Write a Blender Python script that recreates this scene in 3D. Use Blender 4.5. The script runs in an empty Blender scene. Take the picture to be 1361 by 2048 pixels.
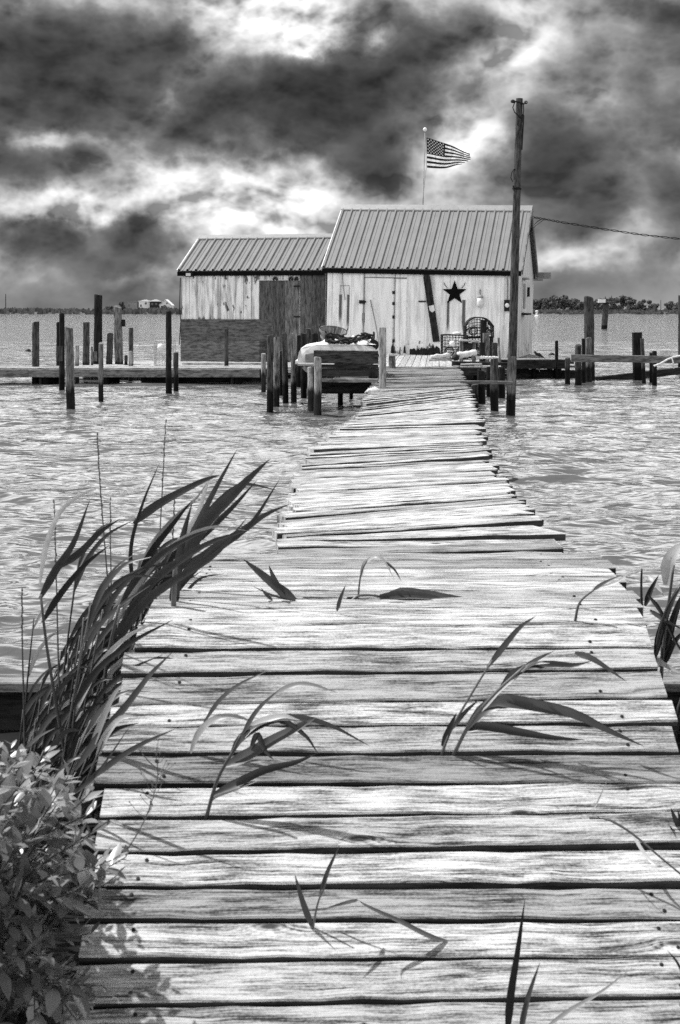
import bpy, math, random
import numpy as np
from mathutils import Vector, Matrix, noise as mnoise

# ------------------------------------------------------------------ camera, world, sun, exposure
S = bpy.context.scene
COL = S.collection
F = 2844.0          # focal length in photo pixels (50 mm on a 36 mm tall frame)
HY = 618.0          # horizon row
H = 1.6             # eye height above the water
cd = bpy.data.cameras.new('camera')
cam = bpy.data.objects.new('camera', cd)
COL.objects.link(cam)
cam.location = (0, 0, H)
cam.rotation_euler = (math.radians(90), 0, 0)
cd.sensor_fit = 'VERTICAL'
cd.sensor_height = 36
cd.sensor_width = 24
cd.lens = 50
cd.shift_y = -(1024 - HY) / 2048.0
cd.clip_start = 0.05
cd.clip_end = 20000
cd.dof.use_dof = True
cd.dof.focus_distance = 18
cd.dof.aperture_fstop = 15.0
S.camera = cam
S.view_settings.view_transform = 'Standard'
S.view_settings.look = 'None'
S.view_settings.exposure = 0.4
S.view_settings.gamma = 1.0
S.cycles.max_bounces = 6
S.cycles.use_denoising = False

SUN_EL = math.radians(59)
SUN_SIDE = math.radians(-15)        # towards the camera side from due left
sdir = Vector((-math.cos(SUN_EL) * math.cos(SUN_SIDE), -math.cos(SUN_EL) * math.sin(SUN_SIDE), math.sin(SUN_EL)))
sl = bpy.data.lights.new('sun', 'SUN')
sl.energy = 5.0
sl.angle = math.radians(0.8)
sl.color = (1, 1, 1)
so = bpy.data.objects.new('sun', sl)
COL.objects.link(so)
so.location = (-20, -10, 30)
so.rotation_euler = (-sdir).to_track_quat('-Z', 'Y').to_euler()


class NT:
    """small helper to write node trees"""
    def __init__(self, tree):
        self.t = tree
        self.t.nodes.clear()

    def n(self, kind, **kw):
        nd = self.t.nodes.new(kind)
        for k, v in kw.items():
            setattr(nd, k, v)
        return nd

    def link(self, a, b):
        self.t.links.new(a, b)

    def val(self, s, x):
        if isinstance(x, (int, float)):
            s.default_value = x
        elif isinstance(x, tuple):
            s.default_value = x
        else:
            self.link(x, s)

    def m(self, op, a, b=None, c=None, clamp=False):
        nd = self.n('ShaderNodeMath', operation=op)
        nd.use_clamp = clamp
        self.val(nd.inputs[0], a)
        if b is not None:
            self.val(nd.inputs[1], b)
        if c is not None:
            self.val(nd.inputs[2], c)
        return nd.outputs[0]

    def sstep(self, x, a, b, lo=0.0, hi=1.0):
        nd = self.n('ShaderNodeMapRange', interpolation_type='SMOOTHSTEP')
        self.val(nd.inputs['Value'], x)
        self.val(nd.inputs['From Min'], a)
        self.val(nd.inputs['From Max'], b)
        self.val(nd.inputs['To Min'], lo)
        self.val(nd.inputs['To Max'], hi)
        return nd.outputs[0]

    def lerp(self, f, a, b):
        nd = self.n('ShaderNodeMix', data_type='FLOAT')
        self.val(nd.inputs[0], f)
        self.val(nd.inputs[2], a)
        self.val(nd.inputs[3], b)
        return nd.outputs[0]

    def xyz(self, x, y, z=0.0):
        nd = self.n('ShaderNodeCombineXYZ')
        self.val(nd.inputs[0], x)
        self.val(nd.inputs[1], y)
        self.val(nd.inputs[2], z)
        return nd.outputs[0]

    def sep(self, v):
        nd = self.n('ShaderNodeSeparateXYZ')
        self.link(v, nd.inputs[0])
        return nd.outputs

    def noise(self, vec, scale, detail=4, rough=0.55, dist=0.0, lac=2.0):
        nd = self.n('ShaderNodeTexNoise')
        self.link(vec, nd.inputs['Vector'])
        nd.inputs['Scale'].default_value = scale
        nd.inputs['Detail'].default_value = detail
        nd.inputs['Roughness'].default_value = rough
        nd.inputs['Distortion'].default_value = dist
        nd.inputs['Lacunarity'].default_value = lac
        return nd

    def grey(self, v):
        nd = self.n('ShaderNodeCombineColor')
        for i in range(3):
            self.val(nd.inputs[i], v)
        return nd.outputs[0]


# ------------------------------------------------------------------ the sky: stormy broken cloud, in direction space
w = bpy.data.worlds.new('World')
S.world = w
w.use_nodes = True
w.cycles.sampling_method = 'MANUAL'
w.cycles.sample_map_resolution = 512
T = NT(w.node_tree)
out = T.n('ShaderNodeOutputWorld')
bg = T.n('ShaderNodeBackground')
bg.inputs['Strength'].default_value = 0.1
T.link(bg.outputs[0], out.inputs[0])
sky = T.n('ShaderNodeTexSky', sky_type='NISHITA')
sky.sun_disc = False
sky.sun_elevation = SUN_EL
sky.sun_rotation = math.atan2(sdir.x, sdir.y)
bw = T.n('ShaderNodeRGBToBW')
T.link(sky.outputs[0], bw.inputs[0])
tc = T.n('ShaderNodeTexCoord')
d0 = tc.outputs['Generated']
dx, dy, dz = T.sep(d0)
# stretch: cloud features flatten towards the horizon
q = T.xyz(dx, dz, T.m('MULTIPLY', dy, 0.35))
wn1 = T.noise(q, 9.0, 3, 0.5)
wn2 = T.noise(q, 30.0, 6, 0.58)
vs1 = T.n('ShaderNodeVectorMath', operation='SUBTRACT')
T.link(wn1.outputs['Color'], vs1.inputs[0]); vs1.inputs[1].default_value = (0.5, 0.5, 0.5)
vs2 = T.n('ShaderNodeVectorMath', operation='SUBTRACT')
T.link(wn2.outputs['Color'], vs2.inputs[0]); vs2.inputs[1].default_value = (0.5, 0.5, 0.5)
wx = T.sep(vs1.outputs[0]); wy = T.sep(vs2.outputs[0])
ux = T.m('ADD', dx, T.m('ADD', T.m('MULTIPLY', wx[0], 0.10), T.m('MULTIPLY', wy[0], 0.034)))
uz = T.m('ADD', dz, T.m('ADD', T.m('MULTIPLY', wx[1], 0.06), T.m('MULTIPLY', wy[1], 0.026)))


def blob(px, py, rx, ry, amp):
    cx, cz = (px - 680.5) / F, (HY - py) / F
    n_ = math.sqrt(1 + cx * cx + cz * cz)
    cx /= n_; cz /= n_
    a = T.m('MULTIPLY', T.m('SUBTRACT', ux, cx), F / rx)
    b = T.m('MULTIPLY', T.m('SUBTRACT', uz, cz), F / ry)
    r2 = T.m('ADD', T.m('MULTIPLY', a, a), T.m('MULTIPLY', b, b))
    e = T.m('POWER', 2.718, T.m('MULTIPLY', r2, -1.0))
    return T.m('MULTIPLY', e, amp)


BL = [  # cloud banks (photo column, row, radii, weight: + dark bank, - bright break)
    (60, 150, 200, 150, 1.15), (190, 70, 150, 90, .8), (170, 210, 120, 60, .6), (320, 80, 55, 42, .8), (430, 210, 140, 90, .95), (620, 230, 200, 80, 1.3),
    (790, 110, 105, 105, 1.3), (700, 180, 120, 80, .5), (330, 290, 90, 30, .35), (70, 345, 130, 45, .85), (230, 385, 70, 25, .45),
    (50, 490, 115, 50, 1.5), (275, 488, 95, 55, 1.6), (160, 545, 200, 30, .45), (750, 345, 90, 60, .8), (880, 275, 40, 30, .5),
    (1220, 340, 200, 85, .7), (1340, 440, 160, 60, .65), (1130, 430, 90, 50, .55), (1330, 15, 60, 25, 1.0), (1300, 170, 190, 130, .5), (1090, 290, 110, 60, .5), (1120, 130, 120, 60, .3), (1180, 590, 260, 40, .5), (80, 575, 220, 30, .4),
    (1330, 520, 80, 30, .6), (940, 180, 40, 25, .45), (1000, 560, 600, 25, .15), (200, 610, 500, 25, .2), (1200, 610, 300, 30, .25),
    (645, 78, 85, 55, -2.0), (570, 25, 90, 30, -.9), (330, 200, 40, 30, -.7), (1000, 60, 90, 100, -.45), (950, 290, 60, 45, -.8),
    (120, 285, 140, 22, -.7), (90, 430, 130, 22, -.8), (450, 415, 220, 65, -.85), (600, 375, 90, 45, -.6), (1130, 520, 100, 18, -.5), (200, 590, 50, 20, -.5),
    (450, 540, 100, 40, -.4),
]
acc = None
for bb in BL:
    e = blob(*bb)
    acc = e if acc is None else T.m('ADD', acc, e)
q2 = T.xyz(T.m('ADD', dx, T.m('MULTIPLY', wx[0], 0.03)), T.m('MULTIPLY', T.m('ADD', dz, T.m('MULTIPLY', wx[1], 0.02)), 1.45), T.m('MULTIPLY', dy, 0.5))
fb2 = T.noise(q, 5.0, 4, 0.5)


def billow(qv):
    """cloud texture at a direction: broad fractal, finer fractal and rounded cells"""
    n_a = T.m('SUBTRACT', T.noise(qv, 9.0, 8, 0.52).outputs[0], 0.5)
    n_b = T.m('SUBTRACT', T.noise(qv, 26.0, 7, 0.52).outputs[0], 0.5)
    vo_ = T.n('ShaderNodeTexVoronoi', feature='F1')
    T.link(qv, vo_.inputs['Vector'])
    vo_.inputs['Scale'].default_value = 15.0
    vo_.inputs['Detail'].default_value = 3.0
    vo_.inputs['Roughness'].default_value = 0.5
    vo_.inputs['Lacunarity'].default_value = 2.3
    pf = T.m('SUBTRACT', 0.42, vo_.outputs['Distance'])
    sm_ = T.m('ADD', T.m('MULTIPLY', n_a, 1.9), T.m('ADD', T.m('MULTIPLY', n_b, .75), T.m('MULTIPLY', pf, 0.85)))
    return n_a, n_b, pf, sm_


fbc, fb3c, puff, tex0 = billow(q2)
off = T.n('ShaderNodeVectorMath', operation='ADD')
T.link(q2, off.inputs[0]); off.inputs[1].default_value = (-0.0045, 0.011, 0.0)
tex1 = billow(off.outputs[0])[3]
side = T.sstep(dx, .06, .17, 1.0, .72)
dens = T.m('ADD', T.m('MULTIPLY', acc, 1.0), T.m('MULTIPLY', side, tex0))
# relief: cloud that thins towards the light (up and to the left) is lit, cloud that thickens is shaded
relief = T.m('MULTIPLY', side, T.m('SUBTRACT', tex0, tex1))
ramp = T.n('ShaderNodeValToRGB')
ramp.color_ramp.interpolation = 'LINEAR'
T.link(T.m('MULTIPLY', T.m('ADD', dens, 1.2), 1 / 3.2), ramp.inputs[0])
els = ramp.color_ramp.elements
stops = [(0.0, .70), (.16, .56), (.26, .46), (.33, .31), (.40, .17), (.46, .105), (.56, .062), (.70, .036), (1.0, .018)]
els[0].position, els[0].color = stops[0][0], (stops[0][1],) * 3 + (1,)
els[1].position, els[1].color = stops[-1][0], (stops[-1][1],) * 3 + (1,)
for ps, vl in stops[1:-1]:
    e_ = els.new(ps); e_.color = (vl, vl, vl, 1)
rb = T.n('ShaderNodeRGBToBW'); T.link(ramp.outputs[0], rb.inputs[0])
shade = T.m('ADD', 1.0, T.m('ADD', T.m('MULTIPLY', fb3c, -1.3), T.m('MULTIPLY', relief, 2.3)))
cl = T.m('MULTIPLY', rb.outputs[0], T.m('MINIMUM', T.m('MAXIMUM', shade, .35), 2.4))
# low on the horizon the air evens out to a middle grey
hz = T.sstep(dz, 0.0, 0.04)
cl = T.lerp(hz, T.m('ADD', 0.18, T.m('MULTIPLY', fbc, -0.8)), cl)
# unseen sky: bright band added ahead to lighten the water, overhead darkened for contrast
over = T.sstep(dz, 0.225, 0.30)
back = T.sstep(dy, 0.15, -0.15)
ahead = T.m('MULTIPLY', T.sstep(dy, 0.15, 0.6), T.sstep(dz, 0.72, 0.45))
obr = T.m('ADD', T.lerp(ahead, 0.20, 2.5), T.m('MULTIPLY', T.m('MULTIPLY', fbc, -2.6), T.lerp(ahead, .2, 1.0)))
cl = T.lerp(over, cl, obr)
# unseen bright band added low behind the viewer as fill for the hut front
cl = T.lerp(T.m('MULTIPLY', back, T.sstep(dz, .62, .40)), cl, 1.3)
cl = T.m('MAXIMUM', cl, 0.008)
tot = T.m('ADD', T.m('MULTIPLY', cl, 9.6), T.m('MULTIPLY', bw.outputs[0], 0.02))
T.link(T.grey(tot), bg.inputs['Color'])


# ------------------------------------------------------------------ helpers
def pix(px, py, Z):
    return Vector(((px - 680.5) * Z / F, Z, H + (HY - py) * Z / F))


def tag(o, label=None, cat=None, group=None, kind=None):
    if label: o['label'] = label
    if cat: o['category'] = cat
    if group: o['group'] = group
    if kind: o['kind'] = kind
    return o


def thing(name, loc, label, cat, group=None, rot=0.0, tilt=0.0):
    o = bpy.data.objects.new(name, None)
    COL.objects.link(o)
    o.location = loc
    o.rotation_euler = (0, tilt, rot)
    o.empty_display_size = 0.1
    return tag(o, label, cat, group)


class MB:
    """collects geometry; build() links it as ONE mesh object. World coordinates unless a parent frame is given."""
    def __init__(self):
        self.v, self.f, self.uv, self.mi, self.bd, self.sm = [], [], [], [], [], []
        self.tone, self.rnd = 1.0, 0.5
        self.mat, self.smooth = 0, False

    def face(self, idx, uv=None):
        self.f.append(tuple(idx))
        self.uv.append(uv if uv else [(0.0, 0.0)] * len(idx))
        self.mi.append(self.mat)
        self.sm.append(self.smooth)
        self.bd.append((self.tone, self.rnd))

    def beam(self, p0, p1, wd, ht, up=(0, 0, 1), segs=1, bev=0.0, warp=0.0, rs=None, wd1=None, edge=None):
        """a board from p0 to p1 (centre line of its TOP face), width wd, thickness ht below the top"""
        R = rs or random
        p0, p1 = Vector(p0), Vector(p1)
        L = (p1 - p0).length
        d = (p1 - p0).normalized()
        up = Vector(up)
        side = d.cross(up)
        if side.length < 1e-5:
            side = d.cross(Vector((1, 0, 0)))
        side.normalize()
        up = side.cross(d).normalized()
        b = min(bev, ht * .45, wd * .45)
        if b > 0:
            prof = [(-wd/2, -ht), (-wd/2, -b), (-wd/2 + b, 0), (wd/2 - b, 0), (wd/2, -b), (wd/2, -ht)]
        else:
            prof = [(-wd/2, -ht), (-wd/2, 0), (wd/2, 0), (wd/2, -ht)]
        n = len(prof)
        base = len(self.v)
        ou, ov = R.uniform(0, 90), R.uniform(0, 90)
        vs = []
        a = 0.0
        for i in range(n):
            vs.append(a)
            a += (Vector(prof[(i + 1) % n]) - Vector(prof[i])).length
        vs.append(a)
        for s in range(segs + 1):
            t = s / segs
            c = p0 + d * (L * t)
            wl, wr, wz = (R.uniform(-warp, warp), R.uniform(-warp, warp), R.uniform(-warp, warp) * .6) if warp else (0, 0, 0)
            for (x, z) in prof:
                xx = x * (1.0 if wd1 is None else 1 + (wd1 / wd - 1) * t) + (wl if x < 0 else wr)
                self.v.append(c + side * xx + up * (z + wz))
        for s in range(segs):
            for i in range(n):
                j = (i + 1) % n
                A = base + s * n
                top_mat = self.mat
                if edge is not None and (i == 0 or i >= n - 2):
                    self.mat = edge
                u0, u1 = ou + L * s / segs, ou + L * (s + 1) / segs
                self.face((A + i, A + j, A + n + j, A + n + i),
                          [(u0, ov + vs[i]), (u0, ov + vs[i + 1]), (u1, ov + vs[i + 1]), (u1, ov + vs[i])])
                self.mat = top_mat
        e0 = [base + i for i in range(n)][::-1]
        e1 = [base + segs * n + i for i in range(n)]
        uve = [(ou + .01 * i, ov + p[0]) for i, p in enumerate(prof)]
        self.face(e0, uve[::-1])
        self.face(e1, uve)

    def box(self, c, size, rz=0.0, bev=0.0):
        c = Vector(c)
        sx, sy, sz = size
        d = Vector((math.cos(rz), math.sin(rz), 0))
        top = c + Vector((0, 0, sz / 2))
        self.beam(top - d * sx / 2, top + d * sx / 2, sy, sz, bev=bev)

    def tube(self, pts, rad, n=8, caps=True, jitter=0.0, rs=None):
        R = rs or random
        pts = [Vector(p) for p in pts]
        if not hasattr(rad, '__len__'):
            rad = [rad] * len(pts)
        base = len(self.v)
        ou, ov = R.uniform(0, 90), R.uniform(0, 90)
        ref = None
        L = 0.0
        Ls = []
        for i, p in enumerate(pts):
            if i: L += (p - pts[i-1]).length
            Ls.append(L)
            d = (pts[min(i+1, len(pts)-1)] - pts[max(i-1, 0)]).normalized()
            if ref is None:
                ref = d.orthogonal().normalized() if abs(d.z) < .9 else (Vector((1, 0, 0)) - d * d.x).normalized()
            ref = (ref - d * ref.dot(d)).normalized()
            b = d.cross(ref)
            for k in range(n):
                a = 2 * math.pi * k / n
                r = rad[i] * (1 + (R.uniform(-jitter, jitter) if jitter else 0))
                self.v.append(p + ref * (math.cos(a) * r) + b * (math.sin(a) * r))
        for i in range(len(pts) - 1):
            for k in range(n):
                k2 = (k + 1) % n
                A = base + i * n
                v0, v1 = ov + rad[0] * 6.283 * k / n, ov + rad[0] * 6.283 * (k + 1) / n
                self.face((A + k, A + k2, A + n + k2, A + n + k),
                          [(ou + Ls[i], v0), (ou + Ls[i], v1), (ou + Ls[i+1], v1), (ou + Ls[i+1], v0)])
        if caps:
            sv, self.smooth = self.smooth, False
            self.face([base + k for k in range(n)][::-1], [(ou, ov)] * n)
            self.face([base + (len(pts)-1) * n + k for k in range(n)],
                      [(ou + .3 * math.cos(6.283*k/n) * rad[-1], ov + math.sin(6.283*k/n) * rad[-1]) for k in range(n)])
            self.smooth = sv

    def poly(self, pts, uv=None):
        base = len(self.v)
        self.v.extend(Vector(p) for p in pts)
        self.face(range(base, base + len(pts)), uv or [(p[0], p[2] if len(p) > 2 else p[1]) for p in pts])

    def prism(self, poly, d):
        """closed polygon (world points) pushed along vector d"""
        poly = [Vector(p) for p in poly]
        d = Vector(d)
        n = len(poly)
        base = len(self.v)
        self.v.extend(poly)
        self.v.extend(p + d for p in poly)
        ax = (poly[1] - poly[0]).normalized()
        nn = d.normalized()
        ay = nn.cross(ax)
        ou = random.uniform(0, 50)
        uvp = [(ou + (p - poly[0]).dot(ay), ou + (p - poly[0]).dot(ax)) for p in poly]
        self.face([base + i for i in range(n)], uvp)
        self.face([base + n + i for i in range(n)][::-1], uvp[::-1])
        for i in range(n):
            j = (i + 1) % n
            L = (poly[j] - poly[i]).length
            self.face((base + j, base + i, base + n + i, base + n + j), [(L, 0), (0, 0), (0, d.length), (L, d.length)])

    def lathe(self, prof, c=(0, 0, 0), n=16, axis=None):
        c = Vector(c)
        rot = Matrix.Identity(3) if axis is None else Vector((0, 0, 1)).rotation_difference(Vector(axis)).to_matrix()
        base = len(self.v)
        for (r, z) in prof:
            for k in range(n):
                a = 6.28318 * k / n
                self.v.append(c + rot @ Vector((r * math.cos(a), r * math.sin(a), z)))
        for i in range(len(prof) - 1):
            for k in range(n):
                k2 = (k + 1) % n
                A = base + i * n
                self.face((A + k, A + k2, A + n + k2, A + n + k),
                          [(k / n, prof[i][1]), ((k+1) / n, prof[i][1]), ((k+1) / n, prof[i+1][1]), (k / n, prof[i+1][1])])
        self.face([base + k for k in range(n)][::-1])
        self.face([base + (len(prof)-1) * n + k for k in range(n)])

    def ribbon(self, pts, wid, nrm=(0, -1, 0), fold=0.25, twist=0.0):
        """a folded leaf blade along pts"""
        pts = [Vector(p) for p in pts]
        n = len(pts)
        base = len(self.v)
        for i, p in enumerate(pts):
            d = (pts[min(i+1, n-1)] - pts[max(i-1, 0)]).normalized()
            nv = Vector(nrm)
            nv = (nv - d * nv.dot(d))
            if nv.length < 1e-3:
                nv = d.orthogonal()
            nv.normalize()
            if twist:
                nv.rotate(Matrix.Rotation(twist * i / (n - 1), 3, d))
            s = d.cross(nv)
            wv = wid[i]
            self.v += [p - s * wv / 2, p - nv * wv * fold, p + s * wv / 2]
        for i in range(n - 1):
            for k in range(2):
                A = base + i * 3 + k
                self.face((A, A + 1, A + 4, A + 3), [(i / n, k / 2), (i / n, k / 2 + .5), ((i+1) / n, k / 2 + .5), ((i+1) / n, k / 2)])

    def build(self, name, mats, parent=None, smooth=None, world=True):
        me = bpy.data.meshes.new(name)
        me.from_pydata([tuple(p) for p in self.v], [], self.f)
        if not isinstance(mats, (list, tuple)):
            mats = [mats]
        for m_ in mats:
            me.materials.append(m_)
        uvl = me.uv_layers.new(name='UVMap')
        fl = np.array([c for u in self.uv for p in u for c in p], dtype=np.float32)
        uvl.data.foreach_set('uv', fl)
        me.polygons.foreach_set('material_index', np.array(self.mi, dtype=np.int32))
        me.polygons.foreach_set('use_smooth', np.array([bool(smooth) if smooth is not None else s for s in self.sm], dtype=bool))
        at = me.attributes.new('board', 'FLOAT_VECTOR', 'FACE')
        at.data.foreach_set('vector', np.array([c for t in self.bd for c in (t[0], t[1], 0.0)], dtype=np.float32))
        me.update()
        o = bpy.data.objects.new(name, me)
        COL.objects.link(o)
        if parent is not None:
            o.parent = parent
            if world:
                o.matrix_parent_inverse = MW(parent).inverted()
        return o


def MW(o):
    m_ = Matrix.LocRotScale(o.location, o.rotation_euler, None)
    if o.parent:
        return MW(o.parent) @ o.matrix_parent_inverse @ m_
    return m_


# ------------------------------------------------------------------ materials (the photograph is monochrome: so is every surface)
def newmat(name):
    m_ = bpy.data.materials.new(name)
    m_.use_nodes = True
    t = NT(m_.node_tree)
    o = t.n('ShaderNodeOutputMaterial')
    p = t.n('ShaderNodeBsdfPrincipled')
    t.link(p.outputs[0], o.inputs[0])
    return m_, t, p


def bump(t, p, h, strength, dist=0.01):
    b = t.n('ShaderNodeBump')
    b.inputs['Strength'].default_value = strength
    b.inputs['Distance'].default_value = dist
    t.link(h, b.inputs['Height'])
    t.link(b.outputs[0], p.inputs['Normal'])


def wood(name, lo, hi, fine=70.0, knots=0.0, wet=None, rough=.75, gamma=1.0, blotch=.3, crack=.5, bmp=.5, tonew=True, win=(.36, .62)):
    """weathered timber: grain runs along U, each board offset; board.x scales tone. wet=z below which it is dark and slimy"""
    m_, t, p = newmat(name)
    uv = t.n('ShaderNodeUVMap').outputs[0]
    at = t.n('ShaderNodeAttribute', attribute_name='board')
    tone = t.sep(at.outputs['Vector'])[0]
    u, v, _ = t.sep(uv)
    kd = None
    if knots:
        vo = t.n('ShaderNodeTexVoronoi')
        t.link(t.xyz(t.m('MULTIPLY', u, 3.6), t.m('MULTIPLY', v, 11.0)), vo.inputs['Vector'])
        vo.inputs['Scale'].default_value = 1.0
        csel = t.sep(vo.outputs['Color'])[0]
        sel = t.m('GREATER_THAN', csel, 1.0 - knots)
        kdist = vo.outputs['Distance']
        kin = t.m('MULTIPLY', t.m('POWER', 2.718, t.m('MULTIPLY', t.m('MULTIPLY', kdist, kdist), -22.0)), sel)
        kd = (kdist, sel, kin)
        v = t.m('ADD', v, t.m('MULTIPLY', kin, 0.022))
    # slow wander of the grain
    wn = t.noise(t.xyz(t.m('MULTIPLY', u, 1.3), t.m('MULTIPLY', v, 3.0)), 1.0, 2)
    v2 = t.m('ADD', v, t.m('MULTIPLY', t.m('SUBTRACT', wn.outputs[0], .5), 0.03))
    g1 = t.noise(t.xyz(t.m('MULTIPLY', u, 7.0), t.m('MULTIPLY', v2, fine * 1.7)), 1.0, 6, .68).outputs[0]
    g2 = t.noise(t.xyz(t.m('MULTIPLY', u, 3.2), t.m('MULTIPLY', v2, fine * .5)), 1.0, 6, .66).outputs[0]
    pa = t.noise(t.xyz(t.m('MULTIPLY', u, 4.2), t.m('MULTIPLY', v2, 19.0)), 1.0, 8, .68).outputs[0]
    s = t.m('ADD', t.m('MULTIPLY', g1, .58), t.m('MULTIPLY', g2, .42))
    s = t.m('ADD', s, t.m('MULTIPLY', t.m('SUBTRACT', pa, .5), blotch * 1.3))
    spk = t.noise(t.xyz(t.m('MULTIPLY', u, 130.0), t.m('MULTIPLY', v, 190.0)), 1.0, 2, .6).outputs[0]
    s = t.m('ADD', s, t.m('MULTIPLY', t.m('SUBTRACT', spk, .5), .16))
    s = t.sstep(s, win[0], win[1])
    ck = t.sstep(t.noise(t.xyz(t.m('MULTIPLY', u, 2.6), t.m('MULTIPLY', v2, fine * .55)), 1.0, 5, .6, 0.12).outputs[0], .345, .375)
    s = t.m('MULTIPLY', s, t.lerp(crack, 1.0, ck))
    if kd:
        ring = t.m('SINE', t.m('MULTIPLY', kd[0], 85.0))
        s = t.m('ADD', s, t.m('MULTIPLY', t.m('MULTIPLY', ring, kd[2]), .28))
        core = t.m('MULTIPLY', t.sstep(kd[0], .13, .07), kd[1])
        s = t.m('MULTIPLY', s, t.m('SUBTRACT', 1.0, t.m('MULTIPLY', core, .85)))
    s = t.m('MAXIMUM', t.m('MINIMUM', s, 1.0), 0.0)
    if gamma != 1.0:
        s = t.m('POWER', s, gamma)
    c = t.m('ADD', lo, t.m('MULTIPLY', s, hi - lo))
    if tonew:
        c = t.m('MULTIPLY', c, tone)
    rg = rough
    if wet is not None:
        ge = t.n('ShaderNodeNewGeometry')
        x_, y_, z_ = t.sep(ge.outputs['Position'])
        nz = t.noise(t.xyz(t.m('MULTIPLY', x_, 14.0), t.m('MULTIPLY', y_, 14.0), t.m('MULTIPLY', z_, 3.0)), 1.0, 4).outputs[0]
        zz = t.m('ADD', z_, t.m('MULTIPLY', t.m('SUBTRACT', nz, .5), .22))
        wm = t.sstep(zz, wet - .05, wet + .05)
        c = t.m('MULTIPLY', c, t.lerp(wm, .09, 1.0))
        rg = t.lerp(wm, .55, rough)
    t.link(t.grey(c), p.inputs['Base Color'])
    t.val(p.inputs['Roughness'], rg)
    p.inputs['Specular IOR Level'].default_value = .10
    bump(t, p, t.m('ADD', g1, t.m('MULTIPLY', ck, .8)), bmp, .006)
    return m_


def plain(name, c, rough=.6, metal=0.0, var=.25, scale=6.0, spec=.15, stretch=(1, 1, 1), bmp=0.0):
    m_, t, p = newmat(name)
    tc_ = t.n('ShaderNodeTexCoord')
    mp = t.n('ShaderNodeMapping')
    t.link(tc_.outputs['Object'], mp.inputs[0])
    mp.inputs['Scale'].default_value = stretch
    nz = t.noise(mp.outputs[0], scale, 6, .6).outputs[0]
    cc = t.m('MULTIPLY', c, t.m('ADD', 1.0, t.m('MULTIPLY', t.m('SUBTRACT', nz, .5), var * 4)))
    t.link(t.grey(t.m('MAXIMUM', cc, .002)), p.inputs['Base Color'])
    p.inputs['Roughness'].default_value = rough
    p.inputs['Metallic'].default_value = metal
    p.inputs['Specular IOR Level'].default_value = spec
    if bmp:
        bump(t, p, nz, bmp, .02)
    return m_


def painted(name, base, under, peel=.5, seam=None, streak=.3, low=None):
    """old white paint over grey wood; peel grows towards the foot of the wall (low = local height), vertical run marks"""
    m_, t, p = newmat(name)
    o = t.n('ShaderNodeTexCoord').outputs['Object']
    x, y, z = t.sep(o)
    hx = t.m('ADD', x, y)
    st = t.noise(t.xyz(t.m('MULTIPLY', hx, 9.0), 0.0, t.m('MULTIPLY', z, 1.0)), 1.0, 5, .6).outputs[0]
    pl = t.noise(t.xyz(t.m('MULTIPLY', hx, 5.0), 0.0, t.m('MULTIPLY', z, 2.6)), 1.0, 7, .66).outputs[0]
    fn = t.noise(t.xyz(t.m('MULTIPLY', hx, 60.0), 0.0, t.m('MULTIPLY', z, 7.0)), 1.0, 4, .6).outputs[0]
    sp = t.noise(t.xyz(t.m('MULTIPLY', hx, 22.0), 3.0, t.m('MULTIPLY', z, 14.0)), 1.0, 3, .6).outputs[0]
    th = .72 - peel * .2
    if low is not None:
        th = t.m('SUBTRACT', th, t.m('MULTIPLY', t.sstep(z, low, .0), .11))
    pm = t.sstep(pl, th, t.m('ADD', th, .05))
    dots = t.sstep(sp, .73, .77)
    c = t.m('MULTIPLY', base, t.m('SUBTRACT', 1.0, t.m('MULTIPLY', t.sstep(st, .40, .66), streak)))
    c = t.m('MULTIPLY', c, t.m('ADD', .88, t.m('MULTIPLY', fn, .2)))
    sm2 = t.noise(t.xyz(t.m('MULTIPLY', hx, 1.9), 7.0, t.m('MULTIPLY', z, 1.3)), 1.0, 7, .68).outputs[0]
    c = t.m('MULTIPLY', c, t.sstep(sm2, .22, .50, .72, 1.0))
    ud = t.m('MULTIPLY', under, t.m('ADD', .4, t.m('MULTIPLY', fn, 1.2)))
    c = t.lerp(t.m('MAXIMUM', pm, t.m('MULTIPLY', dots, .6)), c, ud)
    if seam:
        fr = t.m('FRACT', t.m('DIVIDE', x, seam))
        sm = t.m('LESS_THAN', fr, .012 / seam * .8)
        c = t.m('MULTIPLY', c, t.m('SUBTRACT', 1.0, t.m('MULTIPLY', sm, .45)))
    t.link(t.grey(c), p.inputs['Base Color'])
    p.inputs['Roughness'].default_value = .7
    p.inputs['Specular IOR Level'].default_value = .25
    bump(t, p, t.m('ADD', fn, pm), .3, .004)
    return m_


M = {}
M['deck'] = wood('deck_wood', .022, .54, 110, knots=.20, rough=.7, blotch=.36, crack=.12, bmp=.8, win=(.35, .60))
M['walk'] = wood('walkway_wood', .022, .56, 90, knots=.10, rough=.75, blotch=.36, crack=.14, bmp=.7, win=(.35, .60))
M['platform'] = wood('platform_wood', .12, .50, 40, knots=.08, blotch=.35)
M['edge_end'] = wood('joist_and_gap_shade_wood', .02, .08, 40)  # joist timber; on board sides its dark colour stands in for gap shade
M['post_grey'] = wood('grey_post_wood', .02, .21, 34, wet=.34, blotch=.35, crack=.25, bmp=.8)
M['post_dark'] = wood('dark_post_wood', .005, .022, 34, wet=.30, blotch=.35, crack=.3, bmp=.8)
M['post_mid'] = wood('brown_post_wood', .008, .085, 34, wet=.34, blotch=.35, crack=.25, bmp=.8)
M['post_pale'] = wood('pale_post_wood', .10, .42, 34, wet=.36, blotch=.35, crack=.25, bmp=.8)
M['beam'] = wood('beam_wood', .05, .24, 36, blotch=.4, wet=.12)
M['beam_dark'] = wood('dark_beam_wood', .006, .035, 36, blotch=.4)
M['ply'] = wood('plywood', .045, .15, 14, knots=.12, blotch=.5, crack=.6, bmp=.2)
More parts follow.
